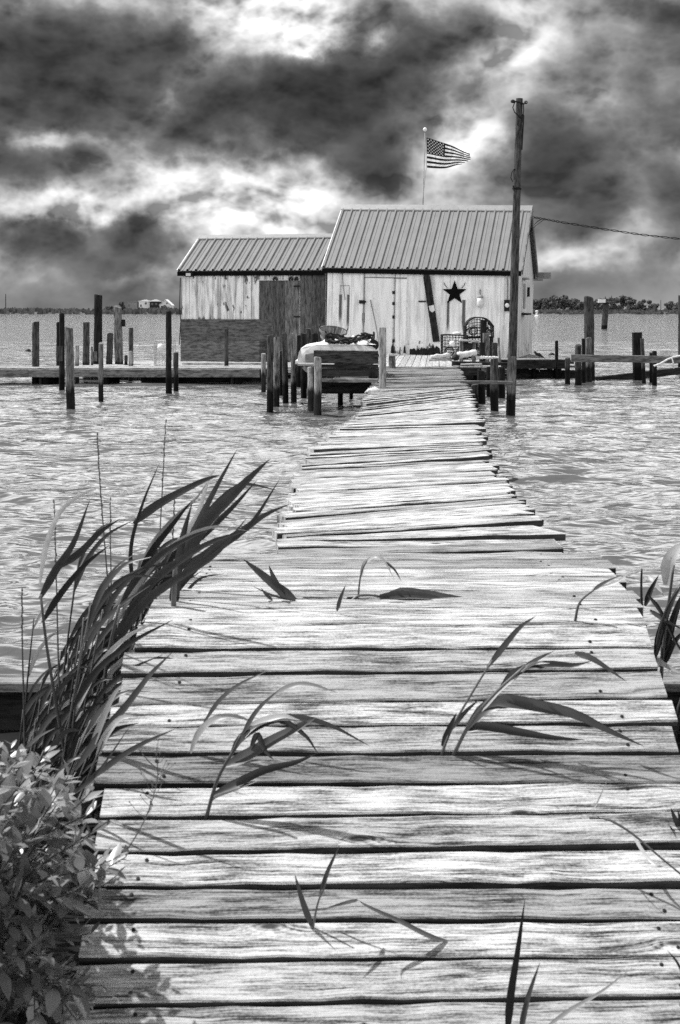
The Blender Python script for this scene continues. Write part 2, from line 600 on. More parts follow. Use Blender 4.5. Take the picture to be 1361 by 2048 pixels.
M['door_wood'] = wood('grey_door_wood', .03, .17, 30, knots=.05, blotch=.4, crack=.4)
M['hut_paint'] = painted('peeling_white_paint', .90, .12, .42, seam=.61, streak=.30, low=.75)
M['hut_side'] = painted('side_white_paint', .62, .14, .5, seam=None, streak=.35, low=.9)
M['shed_paint'] = painted('shed_white_paint', .80, .08, .72, streak=.58, low=1.35)
M['door_paint'] = painted('door_white_paint', .84, .2, .35, streak=.15, low=.8)
M['fascia'] = plain('black_fascia', .006, .9, spec=.05)
M['rust'] = plain('rust_stain', .10, .9, var=.8, scale=14, stretch=(1, 1, .2))
M['iron'] = plain('black_iron', .012, .55, var=.3)
M['rope'] = plain('dark_rope', .03, .9, var=.6, scale=30)
M['pale_rope'] = plain('pale_rope', .55, .9, var=.3, scale=30)
M['white'] = plain('white_gelcoat', .72, .4, var=.12, scale=3)
M['white_old'] = plain('stained_white', .62, .6, var=.35, scale=7)
M['dark'] = plain('dark_paint', .02, .6, var=.4)
M['mid'] = plain('mid_grey_paint', .22, .6, var=.4)
M['glass'] = plain('dark_glass', .03, .08, var=.1, spec=.6)
M['galv'] = plain('galvanised_steel', .3, .45, metal=.6, var=.15)
M['wire'] = plain('wire_mesh', .03, .7, var=.5, scale=20)
M['wire_pale'] = plain('pale_wire_mesh', .4, .7, var=.4, scale=20)
M['mud'] = plain('wet_mud', .008, .6, var=.6, scale=5, bmp=.6)
M['basket'] = wood('basket_wood', .06, .28, 40, tonew=True)

# roof metal
m_, t, p = newmat('ribbed_metal_roof')
o_ = t.n('ShaderNodeTexCoord').outputs['Object']
nz = t.noise(o_, 3.0, 6, .65).outputs[0]
x, y, z = t.sep(o_)
fn = t.noise(t.xyz(t.m('MULTIPLY', x, 40.0), t.m('MULTIPLY', y, 1.2), 0.0), 1.0, 3).outputs[0]
pn = t.noise(t.xyz(t.m('MULTIPLY', x, 4.4), 0.0, 0.0), 1.0, 2).outputs[0]
c = t.m('MULTIPLY', .18, t.m('ADD', .35, t.m('ADD', t.m('MULTIPLY', nz, .5), t.m('MULTIPLY', t.m('ADD', fn, pn), .35))))
t.link(t.grey(c), p.inputs['Base Color'])
p.inputs['Metallic'].default_value = .0
p.inputs['Roughness'].default_value = .55
p.inputs['Specular IOR Level'].default_value = .4
M['roof'] = m_


def leafmat(name, lo, hi, trans=.35, rough=.4, spec=.5):
    m_, t, p = newmat(name)
    g = t.n('ShaderNodeObjectInfo').outputs['Random']
    o2 = t.n('ShaderNodeTexCoord').outputs['Object']
    nz = t.noise(o2, 25.0, 3).outputs[0]
    at = t.n('ShaderNodeAttribute', attribute_name='board')
    rn = t.sep(at.outputs['Vector'])[1]
    c = t.m('ADD', lo, t.m('MULTIPLY', hi - lo, t.m('MULTIPLY', t.m('ADD', rn, t.m('MULTIPLY', g, .4)), t.m('ADD', .5, nz))))
    col = t.grey(c)
    t.link(col, p.inputs['Base Color'])
    p.inputs['Roughness'].default_value = rough
    p.inputs['Specular IOR Level'].default_value = spec
    tr = t.n('ShaderNodeBsdfTranslucent')
    t.link(col, tr.inputs[0])
    mx = t.n('ShaderNodeMixShader')
    mx.inputs[0].default_value = trans
    t.link(p.outputs[0], mx.inputs[1]); t.link(tr.outputs[0], mx.inputs[2])
    for nd in t.t.nodes:
        if nd.type == 'OUTPUT_MATERIAL':
            t.link(mx.outputs[0], nd.inputs[0])
    return m_


M['reed'] = leafmat('reed_leaf', .004, .045, .15)
M['reed_pale'] = leafmat('pale_reed_leaf', .15, .42, .3)
M['reed_stem'] = leafmat('reed_stem', .03, .10, .05)
M['bush'] = leafmat('bush_leaf', .006, .26, .3, .32, .6)
M['twig'] = plain('twig_bark', .05, .8)
M['tree'] = leafmat('tree_foliage', .035, .10, .15, .7, .2)
M['bark'] = plain('tree_bark', .05, .9)
M['marsh'] = plain('marsh_grass', .085, .9, var=.7, scale=.12, stretch=(1, 3, 1), bmp=0)
M['marsh_blade'] = leafmat('marsh_blade', .05, .16, .1, .8, .1)

# ------------------------------------------------------------------ water
m_, t, p = newmat('choppy_water')
ge = t.n('ShaderNodeNewGeometry')
x, y, z = t.sep(ge.outputs['Position'])
n1 = t.noise(t.xyz(t.m('MULTIPLY', x, 3.0), t.m('MULTIPLY', y, 6.0), 0.0), 1.0, 3, .5, .6).outputs[0]
n2 = t.noise(t.xyz(t.m('MULTIPLY', x, .35), t.m('MULTIPLY', y, .8), 0.0), 1.0, 5, .6, .3).outputs[0]
p.inputs['Base Color'].default_value = (.10, .10, .10, 1)
p.inputs['Roughness'].default_value = .07
p.inputs['IOR'].default_value = 1.33
b1 = t.n('ShaderNodeBump'); b1.inputs['Strength'].default_value = .4; b1.inputs['Distance'].default_value = .05
t.link(n1, b1.inputs['Height'])
b2 = t.n('ShaderNodeBump'); b2.inputs['Strength'].default_value = .6; b2.inputs['Distance'].default_value = .35
t.link(n2, b2.inputs['Height'])
t.link(b1.outputs[0], b2.inputs['Normal'])
t.link(b2.outputs[0], p.inputs['Normal'])
M['water'] = m_


def make_water():
    rng = np.random.default_rng(7)
    zs = [3.0]
    while zs[-1] < 70:
        zs.append(zs[-1] * 1.0042)
    while zs[-1] < 9000:
        zs.append(zs[-1] * 1.06)
    zs = np.array(zs)
    nc = 560
    us = np.linspace(-1, 1, nc)
    us = np.sign(us) * (np.abs(us) * .42 + np.abs(us) ** 6 * 1.2)
    X = us[None, :] * (zs[:, None] + 1.5)
    Y = np.repeat(zs[:, None], nc, 1)
    dZ = np.gradient(zs)[:, None]
    dX = (us[nc//2+1] - us[nc//2]) * zs[:, None]
    Zv = np.zeros_like(X)
    N = 130
    DXs, DYs = np.zeros_like(X), np.zeros_like(X)
    for i in range(N):
        lam = math.exp(rng.uniform(math.log(.10), math.log(2.2)))
        ang = math.radians(rng.normal(-78, 30))
        k = 2 * math.pi / lam
        kx, ky = k * math.cos(ang), k * math.sin(ang)
        a = .0046 * lam ** .95 * rng.uniform(.6, 1.4) * 1.7 / (1 + (lam / .85) ** 2)
        ph = rng.uniform(0, 6.28)
        # fade what the grid cannot carry
        fade = np.clip((lam / np.maximum(dZ, dX) - 2.5) / 3.0, 0, 1)
        arg = kx * X + ky * Y + ph
        # group the waves into patches
        g = .75 + .35 * np.sin(.31 * kx * X / k * 3 + .8 * Y * .3 + i) * np.cos(.23 * X + i * 1.7)
        Zv += a * fade * g * np.sin(arg)
        q_ = a * fade * g * .9 * np.cos(arg)
        DXs += q_ * math.cos(ang); DYs += q_ * math.sin(ang)
    X = X + DXs; Y = Y + DYs
    nr = len(zs)
    co = np.stack([X, Y, Zv], -1).reshape(-1, 3).astype(np.float32)
    idx = np.arange(nr * nc).reshape(nr, nc)
    q4 = np.stack([idx[:-1, :-1], idx[:-1, 1:], idx[1:, 1:], idx[1:, :-1]], -1).reshape(-1, 4)
    me = bpy.data.meshes.new('water')
    me.vertices.add(len(co)); me.vertices.foreach_set('co', co.ravel())
    me.loops.add(q4.size); me.loops.foreach_set('vertex_index', q4.ravel().astype(np.int32))
    me.polygons.add(len(q4))
    me.polygons.foreach_set('loop_start', np.arange(0, q4.size, 4, dtype=np.int32))
    me.polygons.foreach_set('use_smooth', np.ones(len(q4), dtype=bool))
    me.update(calc_edges=True)
    me.materials.append(M['water'])
    o = bpy.data.objects.new('water', me)
    COL.objects.link(o)
    tag(o, kind='structure')


make_water()

# ------------------------------------------------------------------ ground: muddy bank on this side, marsh on the far shore
def grid_mesh(name, xs, ys, fz, mat, kind='structure', smooth=True):
    nx, ny = len(xs), len(ys)
    v = [(x_, y_, fz(x_, y_)) for y_ in ys for x_ in xs]
    f = [(j*nx+i, j*nx+i+1, (j+1)*nx+i+1, (j+1)*nx+i) for j in range(ny-1) for i in range(nx-1)]
    me = bpy.data.meshes.new(name)
    me.from_pydata(v, [], f)
    me.materials.append(mat)
    for p_ in me.polygons: p_.use_smooth = smooth
    o = bpy.data.objects.new(name, me)
    COL.objects.link(o)
    tag(o, kind=kind)
    return o


def nz3(x, y, s, seed=0.0):
    return mnoise.fractal(Vector((x * s, y * s, seed)), 1.0, 2.0, 4)


xs = list(np.linspace(-30, -3, 28)) + list(np.linspace(-2.9, 2.9, 60)) + list(np.linspace(3, 30, 28))
ys = list(np.linspace(-30, 0, 20)) + list(np.linspace(.3, 4.9, 40))
grid_mesh('ground', xs, ys, lambda x, y: .13 + .05 * nz3(x, y, 2.0) + .02 * nz3(x, y, 9.0), M['mud'])


def far_z(x, y):
    e = min(max((y - 380 - 5 * nz3(x, 0, .02)) / 14.0, 0), 1)
    e = e * e * (3 - 2 * e)
    return -.35 + e * (1.0 + .35 * nz3(x, y, .03, 3)) + .25 * e * nz3(x, y, .2, 5)


fx = list(np.linspace(-900, -160, 60)) + list(np.linspace(-158, 158, 240)) + list(np.linspace(160, 900, 60))
fy = list(np.linspace(370, 400, 24)) + list(np.linspace(403, 480, 22)) + list(np.linspace(490, 1500, 24))
grid_mesh('far_shore', fx, fy, far_z, M['marsh'])

# rushes and scrub on the far shore: nobody could count it
mb = MB()
rs = random.Random(11)
for i in range(9000):
    y_ = 385 + 150 * rs.random() ** 2.2
    x_ = rs.uniform(-.27, .27) * y_
    z_ = far_z(x_, y_)
    if z_ < .1: continue
    left = x_ < -30
    h_ = rs.uniform(.35, .95) * (1.5 if left and nz3(x_, y_, .05, 9) > 0 else .8)
    w_ = rs.uniform(.35, 1.1)
    mb.rnd = rs.random()
    a_ = rs.uniform(-.5, .5)
    dxx, dyy = math.cos(a_) * w_ / 2, math.sin(a_) * w_ / 2
    mb.poly([(x_ - dxx, y_ - dyy, z_ - .1), (x_ + dxx, y_ + dyy, z_ - .1), (x_ + dxx * .7, y_ + dyy, z_ + h_ * rs.uniform(.6, 1)), (x_ + rs.uniform(-.1, .1), y_, z_ + h_), (x_ - dxx * .8, y_ - dyy, z_ + h_ * rs.uniform(.5, .9))])
tag(mb.build('marsh_vegetation', M['marsh_blade']), kind='stuff')


# far trees on the right shore
def make_tree(i, px, top, wpx, Z, label, seed, pale=False):
    r = random.Random(seed)
    x_ = (px - 680.5) * Z / F
    z0 = far_z(x_, Z)
    ht = H + (HY - top) * Z / F - z0
    wd = wpx * Z / F
    root = thing('shore_tree', (x_, Z, z0), label, 'tree', 'trees on the far shore')
    tk = MB()
    tk.tube([(x_, Z, z0 - .4), (x_ + .1, Z, z0 + ht * .35), (x_ - .1, Z, z0 + ht * .7)], [.22, .16, .06], 7)
    for k in range(5):
        a = r.uniform(0, 6.28); b0 = Vector((x_, Z, z0 + ht * r.uniform(.25, .5)))
        tk.tube([b0, b0 + Vector((math.cos(a) * wd * .2, math.sin(a) * wd * .2, ht * .14)), b0 + Vector((math.cos(a) * wd * .33, math.sin(a) * wd * .33, ht * .3))], [.1, .07, .03], 5)
    tk.build('trunk', M['bark'], root)
    cr = MB()
    lobes = []
    for k in range(r.randint(12, 16)):
        a = r.uniform(0, 6.28); rad = r.random() ** .5 * .42
        hz_ = r.uniform(.10, .84)
        s_ = (1.05 - .55 * abs(hz_ - .5) * 2) * r.uniform(.15, .27)
        lobes.append((Vector((math.cos(a) * rad * wd, math.sin(a) * rad * wd * .8, hz_ * ht)), s_ * wd * 1.05, s_ * ht * .95))
    lobes.append((Vector((0, 0, ht * .86)), wd * .17, ht * .14))
    for (c_, rx, rz) in lobes:
        for q in range(170):
            d = Vector((r.gauss(0, 1), r.gauss(0, 1), r.gauss(0, 1))).normalized() * r.uniform(.25, 1.08)
            p_ = Vector((x_, Z, z0)) + c_ + Vector((d.x * rx, d.y * rx, d.z * rz))
            s_ = r.uniform(.18, .46)
            n_ = (d + Vector((r.uniform(-.6, .6), r.uniform(-.6, .6), r.uniform(-.2, .8)))).normalized()
            a_ = n_.orthogonal().normalized(); b_ = n_.cross(a_)
            cr.rnd = r.random() * .8
            cr.poly([p_ - a_ * s_, p_ - b_ * s_ * .6 + a_ * s_ * .2, p_ + a_ * s_, p_ + b_ * s_ * .7])
    cr.build('crown', M['tree'], root)


TREES = [
    (1066, 598, 26, 'small dark tree nearest the white hut on the far shore'),
    (1084, 596, 34, 'low rounded tree second from the hut on the far shore'),
    (1106, 590, 46, 'tall broad grey tree at the left of the far tree line'),
    (1130, 590, 46, 'tallest twin crowned tree left of the thick piling across the water'),
    (1152, 598, 36, 'mid height tree just left of the thick piling across the water'),
    (1163, 603, 24, 'dark low tree touching the thick piling across the water'),
    (1196, 598, 34, 'tree right behind the bird platform post across the water'),
    (1222, 596, 36, 'tree just right of the bird platform on the far shore'),
    (1246, 590, 42, 'tall dark pine like tree right of the bird platform'),
    (1268, 598, 34, 'spreading tree between the tall pine and the dark bush on far shore'),
    (1288, 599, 28, 'dark jagged tree near the right end of the far tree line'),
    (1308, 607, 22, 'last low bushy tree at the end of the long far tree line'),
    (1342, 602, 30, 'tree left in the separate clump at the right picture edge'),
    (1358, 604, 26, 'tree right in the separate clump at the right picture edge'),
]
for i, (px_, tp, wd, lb) in enumerate(TREES):
    make_tree(i, px_, tp, wd, 455 + (i * 37 % 50), lb, 100 + i)

# scrubby trees by the far left houses
for i, (px_, tp, wd, lb) in enumerate([(246, 603, 16, 'scrubby tree left of the far houses'), (330, 611, 16, 'low shrub right of the far gabled house'),
                                       (222, 612, 22, 'low dark shrub in the left marsh before the houses')]):
    make_tree(i, px_, tp, wd, 500, lb, 300 + i)


def far_house(px0, px1, top, Z, lab, wallm, roofm, roof='flat', ridge=None, wins=(), depth=9.0, rz=.2):
    x0, x1 = (px0 - 680.5) * Z / F, (px1 - 680.5) * Z / F
    zb = .4
    zt = H + (HY - top) * Z / F
    root = thing('far_house', ((x0 + x1) / 2, Z, zb), lab, 'house')
    b = MB()
    b.prism([(x0, Z, zb), (x1, Z, zb), (x1, Z, zt), (x0, Z, zt)] if roof != 'gable' else
            [(x0, Z, zb), (x1, Z, zb), (x1, Z, zt), ((x0 + x1) / 2, Z, H + (HY - ridge) * Z / F), (x0, Z, zt)], (0, depth, 0))
    b.build('wall', wallm, root)
    r_ = MB()
    if roof == 'hip':
        zr = H + (HY - ridge) * Z / F
        xm = (x0 + x1) / 2
        A = [(x0 - .4, Z - .4, zt + .02), (x1 + .4, Z - .4, zt + .02), (x1 + .4, Z + depth + .4, zt + .02), (x0 - .4, Z + depth + .4, zt + .02)]
        P, Q = (xm - .4, Z + depth * .5, zr), (xm + .4, Z + depth * .5, zr)
        r_.poly([A[0], A[1], Q, P]); r_.poly([A[1], A[2], Q]); r_.poly([A[2], A[3], P, Q]); r_.poly([A[3], A[0], P]); r_.poly(A[::-1])
    elif roof == 'flat':
        r_.box(((x0 + x1) / 2, Z + depth / 2, zt + .12), (x1 - x0 + .5, depth + .5, .22))
    else:
        zr = H + (HY - ridge) * Z / F
        xm = (x0 + x1) / 2
        for xe in (x0 - .3, x1 + .3):
            r_.prism([(xe, Z - .3, zt - .1), (xm, Z - .3, zr + .1), (xm, Z - .3, zr + .3), (xe, Z - .3, zt + .1)], (0, depth + .6, 0))
    r_.build('roof', roofm, root)
    for (wx0, wx1, wy0, wy1) in wins:
        wb = MB()
        wb.box(((wx0 + wx1 - 1361) / 2 * Z / F, Z - .03, H + (HY - (wy0 + wy1) / 2) * Z / F), ((wx1 - wx0) * Z / F, .1, (wy1 - wy0) * Z / F))
        wb.build('window', M['glass'], root)


far_house(256, 270, 604, 640, 'pale flat roofed house at the left of the far houses', M['mid'], M['mid'], 'flat', wins=[(257, 260, 609, 613)])
far_house(269, 279, 603, 650, 'narrow dark house left of the white one across the water', M['dark'], M['mid'], 'flat', wins=[(272, 274, 606, 610)])
far_house(278, 300, 603, 620, 'bright white two storey house on the far left shore', M['white'], M['mid'], 'hip', 599, [(281, 284, 609, 614), (290, 294, 605, 609)])
far_house(300, 319, 603, 618, 'dark fronted house with hip roof beside the white house', M['dark'], M['mid'], 'hip', 598.5, [(303, 307, 606, 610), (311, 315, 606, 610)])
far_house(320, 343, 611, 600, 'white gabled house rightmost of the far left houses', M['white_old'], M['white'], 'gable', 600, [(328, 331, 613, 616.5), (337, 339, 613, 616.5), (333, 336, 605, 608)])
far_house(1303, 1362, 617.5, 640, 'long low white building behind the right marsh', M['white'], M['white_old'], 'flat')


def far_pole(px_, top, Z, lab, r_=.13, cross=False):
    b = MB()
    x_ = (px_ - 680.5) * Z / F
    b.tube([(x_, Z, 0), (x_, Z, H + (HY - top) * Z / F)], [r_ * 1.3, r_], 7)
    o = b.build('utility_pole', M['dark'])
    tag(o, lab, 'utility pole')


far_pole(12, 588, 520, 'distant utility pole at the far left edge of the marsh')
far_pole(1322, 600, 560, 'thin distant pole right of the far tree line', .1)

# ------------------------------------------------------------------ the near boardwalk: level landing and ramp of narrow boards
def ramp_z(Z):
    return .743 if Z >= 3.98 else .743 - .529 * (3.98 - Z)


def deck_point(px_, py_):
    """point of the boardwalk's top under photo pixel"""
    if py_ < 1230:
        Z = F * .857 / (py_ - HY)
    else:
        Z = 8425.0 / (py_ + 886.5)
    return Z


def deck_left(Z):
    return float(np.interp(Z, [2.6, 3.1, 3.5, 3.95, 4.35, 4.98], [-.53, -.555, -.585, -.565, -.53, -.47]))


def deck_right(Z):
    return float(np.interp(Z, [2.6, 3.0, 3.6, 4.05, 4.98], [.81, .82, .848, .868, .92]))


root = thing('boardwalk', (.16, 3.9, .1), 'weathered foreground boardwalk of narrow pale boards sloping down to the viewer', 'boardwalk')
rows = [2150, 2075, 2000, 1915, 1838, 1772, 1697, 1628, 1565, 1505, 1450, 1400, 1343, 1297, 1247, 1213, 1196, 1180, 1163, 1151, 1135, 1119, 1107.5]
tones = [.9, .85, .95, 1.1, .66, 1.12, .92, 1.08, .52, .84, 1.1, .72, .86, 1.1, 1.05, .9, .74, 1.05, .8, 1.05, .62, .72]
gaps = [g_ * 1.2 for g_ in [.006, .007, .008, .010, .008, .016, .010, .009, .008, .007, .009, .006, .010, .007, .010, .008, .009, .007, .012, .007, .008, .008]]
mb = MB()
nails = MB()
rs = random.Random(5)
zr = [deck_point(680, r_) for r_ in rows]
for i in range(len(rows) - 1):
    za, zb = zr[i], zr[i + 1]
    sk0 = .012 * math.sin(i * 1.3) + .012
    mb.tone = tones[i]
    mb.rnd = rs.random()
    zm = (za + zb) / 2
    slope = math.hypot(zb - za, ramp_z(zb) - ramp_z(za))
    up = Vector((0, -(ramp_z(zb) - ramp_z(za)), (zb - za))).normalized()
    xl, xr = deck_left(zm) + rs.uniform(-.014, .014), deck_right(zm) + rs.uniform(-.014, .014)
    yaw = sk0 / 1.4
    cz = ramp_z(za) * .5 + ramp_z(zb) * .5 + rs.uniform(-.003, .003)
    slz = (ramp_z(zb) - ramp_z(za)) / (zb - za)
    p0 = Vector((xl, zm - sk0 / 2, cz - sk0 / 2 * slz))
    p1 = Vector((xr, zm + sk0 / 2, cz + sk0 / 2 * slz))
    up = (up + Vector((0, rs.uniform(-.02, .02), 0))).normalized()
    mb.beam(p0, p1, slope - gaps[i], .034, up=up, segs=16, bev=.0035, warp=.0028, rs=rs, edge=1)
    # nail heads over the two joists
    for fx_ in (-.44, .70):
        for off in (-.25, .25):
            if rs.random() < .38: continue
            t_ = (fx_ + rs.uniform(-.025, .025) - p0.x) / (p1.x - p0.x)
            c_ = p0.lerp(p1, t_) + Vector((0, off * (zb - za), off * (ramp_z(zb) - ramp_z(za)))) + up * .0015
            nails.lathe([(.0046, -.004), (.0046, .0006), (.003, .0012)], c_, 8, up)
mb.build('decking', [M['deck'], M['edge_end']], root)  # second slot darkens board sides to paint the shadow between boards
nb = nails.build('nail', M['iron'], root)
nb['kind'] = 'stuff'
for fx_, zs_ in ((-.44, 1), (.14, 1), (.72, 1)):
    b = MB()
    b.beam((fx_, 2.66, ramp_z(2.66) - .04), (fx_, 3.975, .703), .045, .14, up=(0, -.46, .88))
    b.beam((fx_, 3.985, .704), (fx_, 4.93, .704), .045, .17)
    b.build('joist', M['edge_end'], root)
for (x_, y_) in ((-.40, 4.05), (.68, 4.05), (-.36, 4.85), (.74, 4.85)):
    b = MB(); b.tube([(x_, y_, -.6), (x_, y_, .56)], [.06, .055], 10)
    b.build('pile', M['post_dark'], root)

# timber bulkhead holding the bank
for (x0_, x1_, lb) in ((-9, -.62, 'low dark timber bulkhead in the reeds left of the boardwalk'), (.93, 9, 'low dark timber bulkhead right of the boardwalk')):
    root = thing('bulkhead', ((x0_ + x1_) / 2, 5.0, 0), lb, 'bulkhead')
    b = MB()
    for k in range(3):
        b.beam((x0_, 5.0, .27 - k * .15), (x1_, 5.0, .27 - k * .15), .05, .142, segs=6, bev=.006, warp=.003)
    b.build('plank_face', M['beam_dark'], root)
    b = MB(); b.beam((x0_, 4.99, .305), (x1_, 4.99, .305), .12, .033, segs=6, bev=.005); b.build('cap_board', M['beam'], root)
    for k in range(3):
        xx = x0_ + .5 + k * 1.2 if x0_ > 0 else x1_ - .35 - k * 1.2
        b = MB(); b.tube([(xx, 4.90, -.4), (xx, 4.90, .26)], .055, 9); b.build('pile', M['post_dark'], root)

# ------------------------------------------------------------------ the long crooked walkway
WZ = .5


def wz(py_):
    return F * (H - WZ) / (py_ - HY)


Lp = [(555, 1103), (572, 1060), (585, 1000), (592, 965), (600, 930), (622, 905), (660, 878), (697, 850), (728, 810), (745, 775), (755, 745), (770, 733), (772, 722)]
Rp = [(1118, 1096), (1080, 1060), (1055, 1018), (1022, 988), (1000, 950), (977, 918), (968, 885), (960, 850), (945, 800), (937, 775), (922, 745), (915, 734), (912, 722)]
Lx = [(wz(b_), (a_ - 680.5) * wz(b_) / F) for a_, b_ in Lp]
Rx = [(wz(b_), (a_ - 680.5) * wz(b_) / F) for a_, b_ in Rp]
Lx.insert(0, (5.2, -.30)); Rx.insert(0, (5.2, .98))
pairs = [(1160, 1145), (1103, 1088), (1094, 1056), (1055, 1013), (1007, 978), (985, 957), (944, 934), (903, 890), (842, 828), (810, 784), (780, 774), (732, 731)]
PL = [wz(a_) for a_, b_ in pairs]; PR = [wz(b_) for a_, b_ in pairs]


def arc_interp(s, xs_, ys_):
    return float(np.interp(s, xs_, ys_))


root = thing('walkway', (.6, 15, 0), 'long crooked walkway of pale uneven planks leading to the huts', 'walkway')
mb = MB()
rs = random.Random(21)
zl = 5.5
tl = np.array(PL); tr = np.array(PR)
while zl < PL[-1]:
    wd = rs.choice([.08, .10, .12, .13, .15, .14, .09])
    z0_, z1_ = zl, zl + wd
    tw_ = lambda z_: .16 * math.sin(z_ * 1.9 + 1.0) * min(1, max(0, (z_ - 6.6) / 1.5)) * min(1, max(0, (18 - z_) / 3))
    q0, q1 = float(np.interp(z0_, tl, tr)) + tw_(z0_), float(np.interp(z1_, tl, tr)) + tw_(z1_)
    zl = z1_
    xl = float(np.interp(z0_, [a_[0] for a_ in Lx], [a_[1] for a_ in Lx])) + rs.uniform(-.035, .035)
    xr = float(np.interp(q0, [a_[0] for a_ in Rx], [a_[1] for a_ in Rx])) + rs.uniform(-.035, .035)
    mid = (z0_ + z1_ + q0 + q1) / 4
    sag = .032 * math.sin(mid * 1.1) + .012 * math.sin(mid * 2.9)
    a0 = Vector((xl, (z0_ + z1_) / 2, WZ + sag + rs.uniform(-.014, .014)))
    a1 = Vector((xr, (q0 + q1) / 2, WZ + sag * .6 + rs.uniform(-.014, .014)))
    # slight fan so that a skewed board does not overlap its neighbour
    cs = math.cos(math.atan2(a1.y - a0.y, a1.x - a0.x))
    gp = rs.choice([.012, .015, .018, .022, .034])
    wboard, wb1 = max(wd * cs - gp, .03), max((q1 - q0) * cs - gp, .03)
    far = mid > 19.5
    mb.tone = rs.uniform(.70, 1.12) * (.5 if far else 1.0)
    if rs.random() < .16: mb.tone *= .66
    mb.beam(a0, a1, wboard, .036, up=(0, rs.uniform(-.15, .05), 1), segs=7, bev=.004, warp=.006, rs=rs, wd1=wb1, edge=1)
mb.build('decking', [M['walk'], M['edge_end']], root)  # dark side faces paint the shade in the plank gaps
# stringers under the boards, following the crooked run
for sgn, PTS in ((.12, Lx), (-.12, Rx)):
    b = MB()
    for k in range(len(PTS) - 1):
        (za, xa), (zb, xb) = PTS[k], PTS[k + 1]
        b.beam((xa + sgn, za, WZ - .075), (xb + sgn, zb, WZ - .075), .05, .17)
    b.build('stringer', M['edge_end'], root)
for z_ in (6.6, 8.6, 10.8, 13.2, 15.8, 18.4, 21.2, 24, 27):
    for PTS, sg in ((Lx, .16), (Rx, -.16)):
        xx = float(np.interp(z_, [a_[0] for a_ in PTS], [a_[1] for a_ in PTS])) + sg
        b = MB(); b.tube([(xx, z_, -.8), (xx, z_, WZ - .085)], [.07, .06], 9, jitter=.04)
        b.build('pile', M['post_dark'], root)
# plank ends and offcuts sticking out at the near left corner and a rag at mid length
b = MB()
for k in range(4):
    q = Vector((-.33 + .03 * k, 6.42 + .05 * k, WZ - .03 - .02 * k))
    b.beam(q, q + Vector((.22, .02, .01)), .05, .03)
b.build('broken_board_end', M['edge_end'], root)

# ------------------------------------------------------------------ the two huts
ANG = math.radians(13)
WX = Vector((math.cos(ANG), -math.sin(ANG), 0))     # along the fronts, to the right
WY = Vector((math.sin(ANG), math.cos(ANG), 0))      # into the depth


def local_front(px_, py_, org, tilt=0.0, dep=0.0):
    """hut-local (x, z) where the photo ray meets the front wall plane"""
    d = Vector(((px_ - 680.5) / F, 1.0, (HY - py_) / F))
    n = WY
    o = Vector((0, 0, H))
    tt = ((Vector(org) + WY * dep - o).dot(n)) / d.dot(n)
    q = o + d * tt - Vector(org)
    x_, z_ = q.dot(WX), q.z
    ct, st = math.cos(tilt), math.sin(tilt)
    return (x_ * ct - z_ * st, x_ * st + z_ * ct)


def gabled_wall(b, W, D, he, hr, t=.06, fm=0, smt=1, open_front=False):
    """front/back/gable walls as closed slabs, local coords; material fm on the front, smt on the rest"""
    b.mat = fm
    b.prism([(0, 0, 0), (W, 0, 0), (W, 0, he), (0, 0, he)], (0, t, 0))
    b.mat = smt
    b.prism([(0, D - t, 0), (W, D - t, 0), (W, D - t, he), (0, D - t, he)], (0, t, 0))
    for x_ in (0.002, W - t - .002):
        b.prism([(x_, t + .001, 0), (x_, t + .001, he - .02), (x_, D / 2, hr - .04), (x_, D - t - .001, he - .02), (x_, D - t - .001, 0)], (t, 0, 0))


